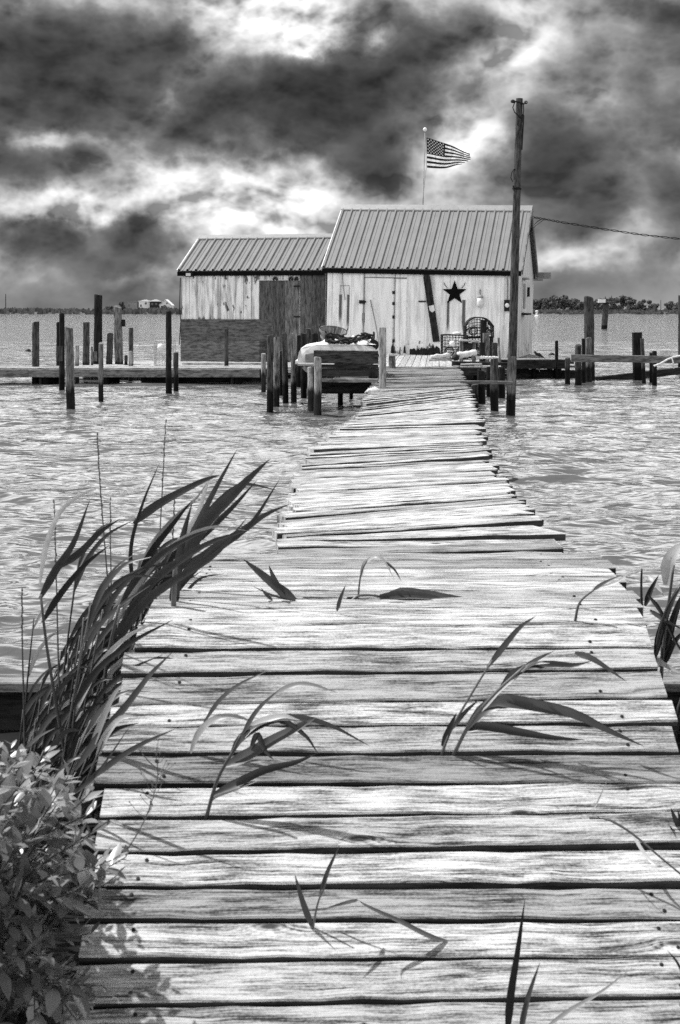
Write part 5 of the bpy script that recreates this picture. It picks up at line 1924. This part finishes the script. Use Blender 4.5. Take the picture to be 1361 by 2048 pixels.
# chain of shells/chain heap on the right
b = MB()
for k in range(46):
    c_ = pix(954 + k * .95 + rs.uniform(-1, 1), 715 + rs.uniform(-1.5, 1.5), 28.4)
    c_.z = max(c_.z, .51)
    b.lathe([(.006, -.014), (.022, -.008), (.022, .008), (.006, .014)], c_, 6, (rs.uniform(-1, 1), rs.uniform(-1, 1), rs.uniform(-1, 1)))
tag(b.build('chain', M['white_old']), 'pale chain strung along the platform edge right of the tarp', 'chain')
# platform edge timbers on the right of the walkway
bar('edge_timber', pix(920, 735, 27.2), pix(960, 735, 27.2), .08, .145, 'beam_dark', 'short thick timber under the platform edge right of the walkway', 'beam', tone=1.3)
bar('edge_timber', pix(905, 722, 28.0), pix(1030, 725, 28.2), .10, .12, 'beam_dark', 'long dark timber along the platform edge below the chain', 'beam')
bar('edge_timber', pix(964, 734, 27.6), pix(981, 734, 27.6), .08, .16, 'post_grey', 'short grey timber block right of the thick short one', 'beam')
bar('edge_timber', pix(922, 727.5, 27.9), pix(964, 726.5, 27.9), .12, .03, 'walk', 'thin pale board laid on the dark platform edge', 'beam')
post(1001.5, 676, 0, 5, 'post_pale', 'bent pale stick standing right of the split post', Z=30.6, zb=.35, lean=-4, name='bent_stick', cat='stick')
post(1018, 735, 0, 9, 'post_mid', 'short upright block left of the utility pole foot', Z=27.5)

# ------------------------------------------------------------------ reeds
def smooth_curve(P, n):
    """Catmull-Rom through the points"""
    P = [Vector(p_) for p_ in P]
    if len(P) == 2:
        P = [P[0], P[0].lerp(P[1], .5) + Vector((0, 0, .004)), P[1]]
    Q = [P[0] * 2 - P[1]] + P + [P[-1] * 2 - P[-2]]
    out_ = []
    segs = len(P) - 1
    for i in range(n + 1):
        t_ = i / n * segs
        k = min(int(t_), segs - 1)
        f = t_ - k
        a, b_, c, d = Q[k], Q[k + 1], Q[k + 2], Q[k + 3]
        out_.append(.5 * ((2 * b_) + (c - a) * f + (2 * a - 5 * b_ + 4 * c - d) * f * f + (3 * b_ - a - 3 * c + d) * f ** 3))
    return out_


def blade(P, wmax, parent, name='leaf', mat='reed', n=14, nrm=(-.45, -.75, .5), twist=0.0, fold=.18, rnd=None):
    pts = smooth_curve(P, n)
    wid = []
    for i in range(n + 1):
        t_ = i / n
        wid.append(max(.0008, wmax * min(1, .35 + t_ * 3.2) * (1 - t_ ** 2.2) ** .9))
    b = MB(); b.smooth = True
    b.rnd = random.random() if rnd is None else rnd
    b.ribbon(pts, wid, nrm, fold, twist)
    return b.build(name, M[mat], parent)


def stemcurve(P, r0, r1, parent, n=10, mat='reed_stem'):
    pts = smooth_curve(P, n)
    b = MB(); b.smooth = True
    b.rnd = random.random()
    b.tube(pts, [r0 + (r1 - r0) * i / n for i in range(n + 1)], 6)
    return b.build('stem', M[mat], parent)


rr = random.Random(55)
random.seed(99)

# sprouts growing through gaps of the boardwalk: (label, Z at root, depth drift, stems, leaves) in photo pixels
def sprout(lab, base, stems, leaves, name='reed_sprout', dz=-.03, Z=None, cat='plant', ws=1.25):
    Zs = Z if Z else deck_point(680, base[1])
    b0 = pix(base[0], base[1], Zs)
    b0.z -= .03
    o = thing(name, b0, lab, cat)

    def conv(P):
        n_ = len(P)
        return [pix(a, c, Zs + dz * k / max(1, n_ - 1)) for k, (a, c) in enumerate(P)]
    for st in stems:
        w_ = st[-1]
        P = conv(st[:-1]); P[0] = P[0] - Vector((0, 0, .02))
        stemcurve(P, w_ * Zs / F / 2, w_ * Zs / F / 3.2, o)
    for lf in leaves:
        opt = lf[-1] if isinstance(lf[-1], dict) else {}
        L = [q for q in lf if not isinstance(q, dict)]
        w_ = L[-1]
        if ws < 1: opt = dict({'nrm': (.1, -1, .1)}, **opt)
        blade(conv(L[:-1]), ws * w_ * Zs / F, o, **opt)
    return o


PA = {'mat': 'reed_pale'}
sprout('leafy reed sprout with arching leaves at the left middle of the boardwalk', (410, 1628), [((410, 1630), (435, 1560), (468, 1500), (482, 1470), 8)],
       [((462, 1512), (480, 1478), (530, 1445), (590, 1434), (660, 1450), (740, 1492), 15), ((452, 1530), (490, 1512), (545, 1480), (600, 1452), (632, 1436), 22),
        ((425, 1590), (470, 1568), (530, 1540), (590, 1525), (636, 1506), 16), ((470, 1500), (500, 1455), (560, 1440), (610, 1470), (637, 1508), 12),
        ((484, 1470), (515, 1420), (560, 1378), 10), ((500, 1500), (515, 1470), (530, 1500), (548, 1520), 12), ((470, 1495), (505, 1452), (560, 1432), (600, 1440), 14, PA),
        ((420, 1610), (430, 1595), (470, 1580), (520, 1560), 5, PA)])
sprout('small pale folded reed leaf just left of the leafy sprout', (381, 1505), [], [((381, 1506), (398, 1465), (430, 1437), (470, 1432), (510, 1445), 13, PA), ((408, 1445), (440, 1400), (480, 1368), (534, 1342), 9), ((540, 1395), (580, 1372), (620, 1368), (675, 1385), 9, PA)])
sprout('tall two stemmed reed sprout with a long leaf bending right on the boardwalk', (903, 1500), [((903, 1502), (940, 1448), (985, 1392), (1050, 1332), 8)],
       [((1046, 1336), (1075, 1318), (1108, 1302), 8), ((1000, 1378), (1030, 1345), (1090, 1328), (1150, 1330), (1185, 1322), 14), ((1150, 1305), (1190, 1320), (1252, 1362), 11),
        ((935, 1455), (965, 1420), (1010, 1402), (1080, 1412), (1150, 1428), (1220, 1462), (1288, 1492), 24), ((930, 1462), (970, 1452), (1040, 1464), (1100, 1474), (1170, 1480), 16),
        ((960, 1425), (1000, 1380), (1040, 1352), 9, PA), ((1005, 1375), (1060, 1330), (1100, 1326), 8, PA)], dz=-.05)
sprout('slender single reed left of the tall two stemmed sprout', (880, 1500), [((880, 1502), (905, 1455), (945, 1385), (985, 1320), 6)],
       [((975, 1335), (1010, 1290), (1040, 1255), (1072, 1232), 12), ((884, 1492), (900, 1455), (914, 1425), 12), ((900, 1462), (930, 1425), (960, 1398), 9)])
sprout('low two bladed sprout below the middle of the boardwalk', (624, 1850), [((624, 1852), (634, 1815), (645, 1780), 5)], [((625, 1856), (605, 1800), (590, 1748), 13), ((640, 1795), (655, 1745), (680, 1690), 10)])
sprout('bent leaf lying folded on the lower middle boards', (895, 1880), [], [((896, 1882), (860, 1872), (800, 1842), (735, 1812), (715, 1798), 13, {'nrm': (0, -.4, 1)}), ((716, 1799), (690, 1806), (650, 1817), 10, {'nrm': (0, -.3, 1)})], dz=-.06)
sprout('dark upright reed blades cut by the bottom edge right of centre', (1015, 2062), [], [((1015, 2075), (1022, 1990), (1036, 1900), (1050, 1800), 15, {'nrm': (.3, -1, .1)}), ((1040, 2070), (1055, 2000), (1080, 1925), 11), ((1085, 2060), (1140, 2020), (1200, 1985), (1265, 1935), 7, PA)], dz=-.02)
sprout('pair of dark stiff blades leaning left at the top of the boardwalk', (590, 1200), [], [((592, 1200), (560, 1178), (520, 1145), (487, 1118), 17), ((570, 1198), (552, 1165), (538, 1130), 14), ((585, 1201), (545, 1190), (505, 1172), 4), ((545, 1200), (532, 1188), (522, 1175), 6)])
sprout('dark dead reed head lying across the upper boards with a looped stem', (693, 1196), [((603, 1208), (602, 1197), (650, 1195), (705, 1197), 4), ((695, 1197), (720, 1191), (770, 1193), 7)],
       [((768, 1194), (810, 1186), (860, 1190), (930, 1200), (1030, 1212), 40, {'nrm': (0, -.3, 1)}), ((770, 1196), (830, 1203), (900, 1212), (970, 1216), 36, {'nrm': (0, -.6, 1)}), ((760, 1193), (840, 1195), (910, 1204), 22), ((694, 1196), (730, 1202), (772, 1198), 10)], name='dead_reed', dz=.02)
sprout('pale thin bent reed behind the dead reed head', (716, 1190), [((716, 1190), (722, 1150), (735, 1120), 4)], [((733, 1125), (750, 1112), (768, 1120), (790, 1160), 6, PA), ((722, 1155), (728, 1128), (742, 1113), 7, PA), ((770, 1122), (790, 1140), (803, 1162), 4)])
sprout('short spike of a leaf left of the dead reed head', (674, 1222), [], [((674, 1222), (682, 1195), (692, 1170), 9)])
sprout('thin curved reed near the right edge of the upper boards', (1150, 1231), [((1150, 1232), (1160, 1205), (1190, 1178), 6)], [((1185, 1181), (1210, 1165), (1245, 1150), 7), ((1200, 1175), (1240, 1160), (1270, 1130), 5, PA)])
sprout('pale dry stalk lying slanting at the right edge', (1361, 1748), [((1180, 1618), (1215, 1638), (1262, 1665), (1310, 1705), (1370, 1755), 6)], [((1262, 1664), (1300, 1720), (1340, 1740), 6, PA), ((1185, 1620), (1195, 1605), (1215, 1560), 4, PA)], dz=-.1)
sprout('small dark sprig at the right edge by the dry stalk', (1361, 1650), [], [((1366, 1665), (1352, 1640), (1342, 1615), 11), ((1366, 1672), (1350, 1664), (1338, 1650), 6), ((1372, 1670), (1362, 1640), (1356, 1620), 9)])
sprout('thin grass leaf at the lower right edge', (1372, 1950), [], [((1372, 1960), (1355, 1925), (1335, 1900), 5)])

# the hero reeds of the clump at the left: explicit wind-bent leaves
CL = 'reeds in the clump left of the boardwalk'
HERO = [
    (4.35, (300, 1560), [((300, 1565), (318, 1400), (335, 1250), (352, 1130), 9)], [((352, 1150), (375, 1105), (410, 1045), (455, 1000), (500, 955), (540, 918), 30), ((345, 1200), (380, 1140), (425, 1100), (480, 1065), (530, 1030), (580, 1008), 22)], 'tallest reed of the left clump, its broad dark leaf pointing at the walkway'),
    (4.5, (265, 1560), [((265, 1565), (268, 1400), (262, 1250), (280, 1120), 8)], [((268, 1048), (300, 1020), (340, 995), (405, 962), (440, 950), 20), ((275, 1140), (310, 1080), (350, 1035), (390, 1000), (415, 965), 10, PA), ((272, 1180), (300, 1110), (345, 1050), (385, 1000), 16), ((270, 1200), (262, 1100), (285, 1010), (320, 925), 9)], 'reed with a flat dark leaf streaming right above the left clump'),
    (4.2, (335, 1500), [((338, 1520), (343, 1400), (346, 1250), (352, 1120), 15)], [((346, 1230), (352, 1170), (365, 1080), (385, 1005), 22), ((352, 1140), (390, 1060), (430, 980), (475, 898), 16), ((350, 1190), (395, 1130), (440, 1095), (500, 1050), (560, 958), 18)], 'stout dark reed stalk at the boardwalk corner of the left clump'),
    (3.9, (150, 1600), [((150, 1605), (120, 1450), (95, 1300), (82, 1190), 8)], [((80, 1198), (112, 1140), (148, 1085), (180, 1000), 18), ((80, 1170), (92, 1095), (120, 1025), (160, 992), (198, 975), 12, PA), ((110, 1140), (160, 1105), (200, 1065), (240, 1038), 16), ((85, 1245), (120, 1190), (170, 1130), (220, 1090), 15)], 'reed at the left of the clump with a pale leaf curling over its top'),
    (4.0, (210, 1600), [((210, 1605), (205, 1450), (215, 1320), (240, 1210), 9)], [((240, 1215), (268, 1165), (320, 1110), (380, 1075), (430, 1055), 15), ((235, 1240), (290, 1150), (350, 1088), (425, 1054), (498, 1062), 13, PA), ((225, 1280), (290, 1180), (340, 1135), (420, 1085), (500, 1060), 20), ((215, 1320), (280, 1215), (350, 1160), (430, 1110), (495, 1035), 20)], 'reed in the middle of the left clump whose pale leaf arcs over the water'),
    (4.6, (250, 1540), [((250, 1545), (258, 1420), (266, 1280), (300, 1160), 8)], [((300, 1165), (340, 1120), (400, 1075), (460, 1020), (515, 960), 20), ((285, 1210), (330, 1160), (370, 1130), (430, 1090), 16), ((300, 1170), (350, 1095), (395, 1030), (415, 965), (432, 935), 13, PA), ((275, 1250), (310, 1170), (370, 1110), (420, 1050), (470, 990), 14, PA)], 'reed near the boardwalk corner with twin pale leaves crossing the dark one'),
]
for (Zs, base, stems, leaves, lab) in HERO:
    sprout(lab, base, stems, leaves, name='reed', dz=-.12, Z=Zs, cat='reed', ws=.95)
# thin flowering culms rising above the clump
for (P, Zs, lab) in ((((240, 1560), (232, 1330), (215, 1150), (200, 960), (195, 868)), 4.3, 'tall thin bare culm standing left of centre in the reed clump'),
                     (((295, 1540), (305, 1330), (318, 1110), (326, 960), (332, 842)), 4.5, 'tallest thin bare culm of the reed clump'),
                     (((125, 1580), (118, 1350), (113, 1150), (109, 1003)), 4.1, 'thin bare culm at the left third of the reed clump'),
                     (((52, 1560), (48, 1400), (45, 1280), (45, 1180)), 4.0, 'thin bare culm at the far left of the reed clump'),
                     (((232, 1500), (226, 1300), (222, 1120), (221, 998)), 4.7, 'short thin culm between the two tallest ones'),
                     (((330, 1480), (340, 1250), (346, 1080), (350, 985)), 4.6, 'thin culm behind the stout stalk of the clump')):
    o = thing('reed_culm', pix(P[0][0], P[0][1], Zs), lab, 'reed')
    stemcurve([pix(a, c, Zs) for a, c in P], .0035, .0012, o, 12)
    b = MB()
    pts = smooth_curve([pix(a, c, Zs) for a, c in P], 40)[26:]
    for q in pts:
        b.lathe([(.0012, -.005), (.0030, 0), (.0012, .006)], q + Vector((rr.uniform(-.002, .002), 0, 0)), 5)
    b.build('seed_head', M['reed_stem'], o)


def wind_reed(x_, Z, ht, lean, lab, group, seed, pale=.25, nl=5, wscale=1.0, zg=.1):
    r = random.Random(seed)
    o = thing('reed', (x_, Z, zg), lab, 'reed', group)
    top = Vector((x_ + lean, Z - r.uniform(.0, .1), zg + ht))
    base = Vector((x_, Z, zg - .03))
    mid = base.lerp(top, .5) + Vector((-lean * .18, 0, ht * .02))
    P = [base, base.lerp(mid, .5) + Vector((-lean * .05, 0, 0)), mid, top]
    stemcurve(P, .0048, .0022, o, 9)
    sc = smooth_curve(P, 20)
    for k in range(nl):
        t_ = .22 + .76 * k / max(1, nl - 1)
        s0 = sc[int(t_ * 20)]
        L = r.uniform(.30, .52) * (1.1 - .3 * t_) * ht / .8
        fw = r.uniform(.55, 1.0)                     # how far the wind lays it over
        sd = r.uniform(-.18, .18)
        q1 = s0 + Vector((L * .22 * fw, sd * L * .3, L * .33))
        q2 = s0 + Vector((L * .55 * fw, sd * L * .7, L * .58))
        q3 = s0 + Vector((L * .95 * fw, sd * L, L * (.78 - .38 * r.random() * fw)))
        blade([s0, q1, q2, q3], r.uniform(.013, .024) * wscale, o, mat='reed_pale' if r.random() < pale else 'reed', n=11,
              nrm=(r.uniform(-.4, .4), -1, r.uniform(-.1, .5)), twist=r.uniform(-.8, .8))


rs2 = random.Random(17)
k = 0
for i in range(62):
    px_ = rs2.uniform(25, 305); Z = rs2.uniform(3.3, 4.75)
    x_ = xat(px_, Z)
    x_ = min(x_, deck_left(Z) - (rs2.uniform(.10, .34) if Z < 4.2 else rs2.uniform(.03, .14)))
    px_ = 680.5 + x_ * F / Z
    ht = rs2.uniform(.40, .80) * (1.12 if px_ > 140 else .95) * (.48 if px_ < 40 else (.66 if px_ < 110 else 1.0))
    wind_reed(x_, Z, ht, rs2.uniform(.03, .15), 'wind bent leafy reed in the thick of the clump left of the boardwalk', CL, 700 + i, pale=.15, wscale=.85)
for i in range(46):
    Z = rs2.uniform(4.1, 4.9)
    x_ = deck_left(Z) - .05 - .40 * rs2.random() ** 1.3
    wind_reed(x_, Z, rs2.uniform(.34, .62) * (1.0 if x_ > -.85 else .8), rs2.uniform(.02, .12), 'wind bent leafy reed in the thick of the clump left of the boardwalk', CL, 1200 + i, pale=.14, wscale=.8)
# a few leaves reaching over the boards from the bank at the left
sprout('long leaf reaching right over the boards from the left bank', (190, 1480), [], [((150, 1540), (195, 1478), (250, 1415), (300, 1350), (345, 1305), 18), ((170, 1530), (205, 1440), (228, 1390), (250, 1365), 16, PA)], name='reed', dz=-.1, Z=3.55, cat='reed')
sprout('lower long leaf reaching over the boards from the left bank', (170, 1560), [], [((170, 1565), (225, 1525), (280, 1490), (350, 1458), 13), ((120, 1600), (170, 1570), (200, 1540), (262, 1450), 9)], name='reed', dz=-.1, Z=3.35, cat='reed')

# right-hand clump at the picture edge
CR = 'reeds at the right picture edge'
HR2 = [
    (4.75, (1322, 1345), [((1322, 1350), (1330, 1270), (1340, 1190), (1348, 1130), 8)], [((1332, 1170), (1338, 1125), (1352, 1100), (1372, 1085), 26, PA), ((1322, 1335), (1338, 1270), (1355, 1215), (1380, 1160), 16), ((1326, 1330), (1345, 1290), (1372, 1258), 14)], 'reed with a broad pale leaf at the right picture edge'),
    (4.6, (1308, 1320), [((1308, 1330), (1318, 1270), (1335, 1215), (1362, 1170), 7)], [((1310, 1318), (1322, 1262), (1345, 1200), (1375, 1150), 14), ((1296, 1190), (1320, 1220), (1350, 1280), (1375, 1320), 7), ((1300, 1220), (1330, 1240), (1372, 1262), 8), ((1310, 1315), (1330, 1330), (1372, 1350), 10, PA)], 'dark stemmed reed leaning out at the right picture edge'),
    (4.9, (1286, 1205), [((1284, 1206), (1283, 1170), (1284, 1138), 6)], [((1290, 1212), (1302, 1180), (1318, 1150), 11), ((1298, 1150), (1310, 1165), (1330, 1195), 9, PA)], 'short cut reed stem beside the boardwalk at right'),
]
for (Zs, base, stems, leaves, lab) in HR2:
    sprout(lab, base, stems, leaves, name='reed', dz=-.06, Z=Zs, cat='reed')
for i in range(9):
    Z = rs2.uniform(4.2, 4.85)
    wind_reed(rs2.uniform(1.02, 1.45), Z, rs2.uniform(.28, .6), rs2.uniform(.0, .12), 'leafy reed in the small clump at the right picture edge', CR, 900 + i, pale=.2)
sprout('thin reed stem in the dark gap right of the boardwalk', (1340, 1560), [((1335, 1610), (1338, 1540), (1350, 1440), (1368, 1380), 6)], [((1345, 1500), (1358, 1440), (1380, 1400), 8)], name='reed', Z=3.7, cat='reed')

# ------------------------------------------------------------------ the leafy bush at the lower left
def bush(lab, roots, env, nshoot, seed, Zr, leafL=(.030, .055)):
    r = random.Random(seed)
    o = thing('marsh_bush', roots, lab, 'bush')
    stem, leaves = MB(), MB()
    leaves.smooth = True
    for s in range(nshoot):
        # target point inside the envelope (photo rows -> right-hand limit)
        py_ = r.uniform(env[0][0], env[-1][0])
        lim = np.interp(py_, [e[0] for e in env], [e[1] for e in env])
        px_ = lim - abs(r.gauss(0, 1)) * 165 - r.uniform(0, 20)
        px_ = max(px_, -140 + r.uniform(-60, 60))
        Z = r.uniform(*Zr)
        tip = pix(px_, py_, Z)
        if tip.z < .12: tip.z = .12 + r.uniform(0, .08)
        root = Vector(roots) + Vector((r.uniform(-.16, .10), r.uniform(-.15, .25), 0))
        mid = root.lerp(tip, .55) + Vector((r.uniform(-.05, .03), r.uniform(-.04, .04), .07))
        c = smooth_curve([root, mid, tip], 14)
        stem.tube(c, [.0035 - .0025 * k / 14 for k in range(15)], 5)
        tn = r.uniform(.25, 1.0)
        nleaf = r.randint(12, 18)
        for k in range(nleaf):
            t_ = .42 + .58 * (k / (nleaf - 1)) ** .85
            ii = min(int(t_ * 14), 13)
            p0 = c[ii].lerp(c[ii + 1], t_ * 14 - ii)
            ax = (c[ii + 1] - c[ii]).normalized()
            a = k * 2.4 + r.uniform(-.4, .4)
            o1 = ax.orthogonal().normalized(); o2 = ax.cross(o1)
            d = (o1 * math.cos(a) + o2 * math.sin(a)) * 1.0 + ax * r.uniform(.35, .9) + Vector((.12, 0, .12))
            d.normalize()
            L = r.uniform(*leafL) * (1.0 - .45 * (t_ > .93))
            W = L * r.uniform(.36, .52)
            sd = d.cross(Vector((r.uniform(-.3, .3), r.uniform(-.3, .3), 1))).normalized()
            nn = sd.cross(d).normalized()
            leaves.rnd = min(1, max(0, tn * .6 + r.uniform(0, .5)))
            droop = r.uniform(-.12, .25)
            base = len(leaves.v)
            prof = [(0, .06), (.2, .62), (.45, 1.0), (.7, .78), (.88, .38), (1, .03)]
            for (u_, w_) in prof:
                cc = p0 + d * (L * u_) - nn * (droop * L * u_ * u_)
                leaves.v += [cc - sd * (W / 2 * w_) + nn * (W * .10 * w_), cc, cc + sd * (W / 2 * w_) + nn * (W * .10 * w_)]
            for q in range(len(prof) - 1):
                for h in range(2):
                    A = base + q * 3 + h
                    leaves.face((A, A + 1, A + 4, A + 3))
    stem.build('branch', M['twig'], o)
    leaves.build('foliage', M['bush'], o)
    return o


bush('dense leafy bush leaning over the lower left corner of the boardwalk', (-.80, 2.86, .1),
     [(1500, 100), (1560, 170), (1600, 225), (1650, 245), (1700, 290), (1760, 260), (1820, 215), (1880, 225), (1950, 200), (2060, 190)], 86, 41, (2.62, 3.0), (.036, .066))
bush('paler leafy bush behind the dense one, below the reeds', (-.90, 3.15, .1), [(1430, 40), (1480, 80), (1520, 120), (1580, 165), (1640, 170)], 34, 42, (2.95, 3.25), (.034, .058))
# fine branching weed by the bush
o = thing('marsh_weed', pix(240, 1690, 2.85), 'thin branching weed beside the dense bush', 'weed')
b = MB()
main = smooth_curve([pix(255, 1700, 2.85), pix(285, 1650, 2.86), pix(305, 1600, 2.87), pix(316, 1550, 2.88), pix(312, 1505, 2.88)], 16)
b.tube(main, [.0018 - .0008 * k / 16 for k in range(17)], 4)
for k in range(5, 16):
    q = main[k]
    for s in range(2):
        d = Vector((rr.uniform(-.035, .035), rr.uniform(-.02, .02), rr.uniform(.012, .04)))
        b.tube([q, q + d * .6 + Vector((0, 0, -.003)), q + d], [.0008, .0007, .0005], 3)
        b.lathe([(.0004, -.002), (.002, 0), (.0004, .002)], q + d, 4)
b.build('stem', M['reed_stem'], o)
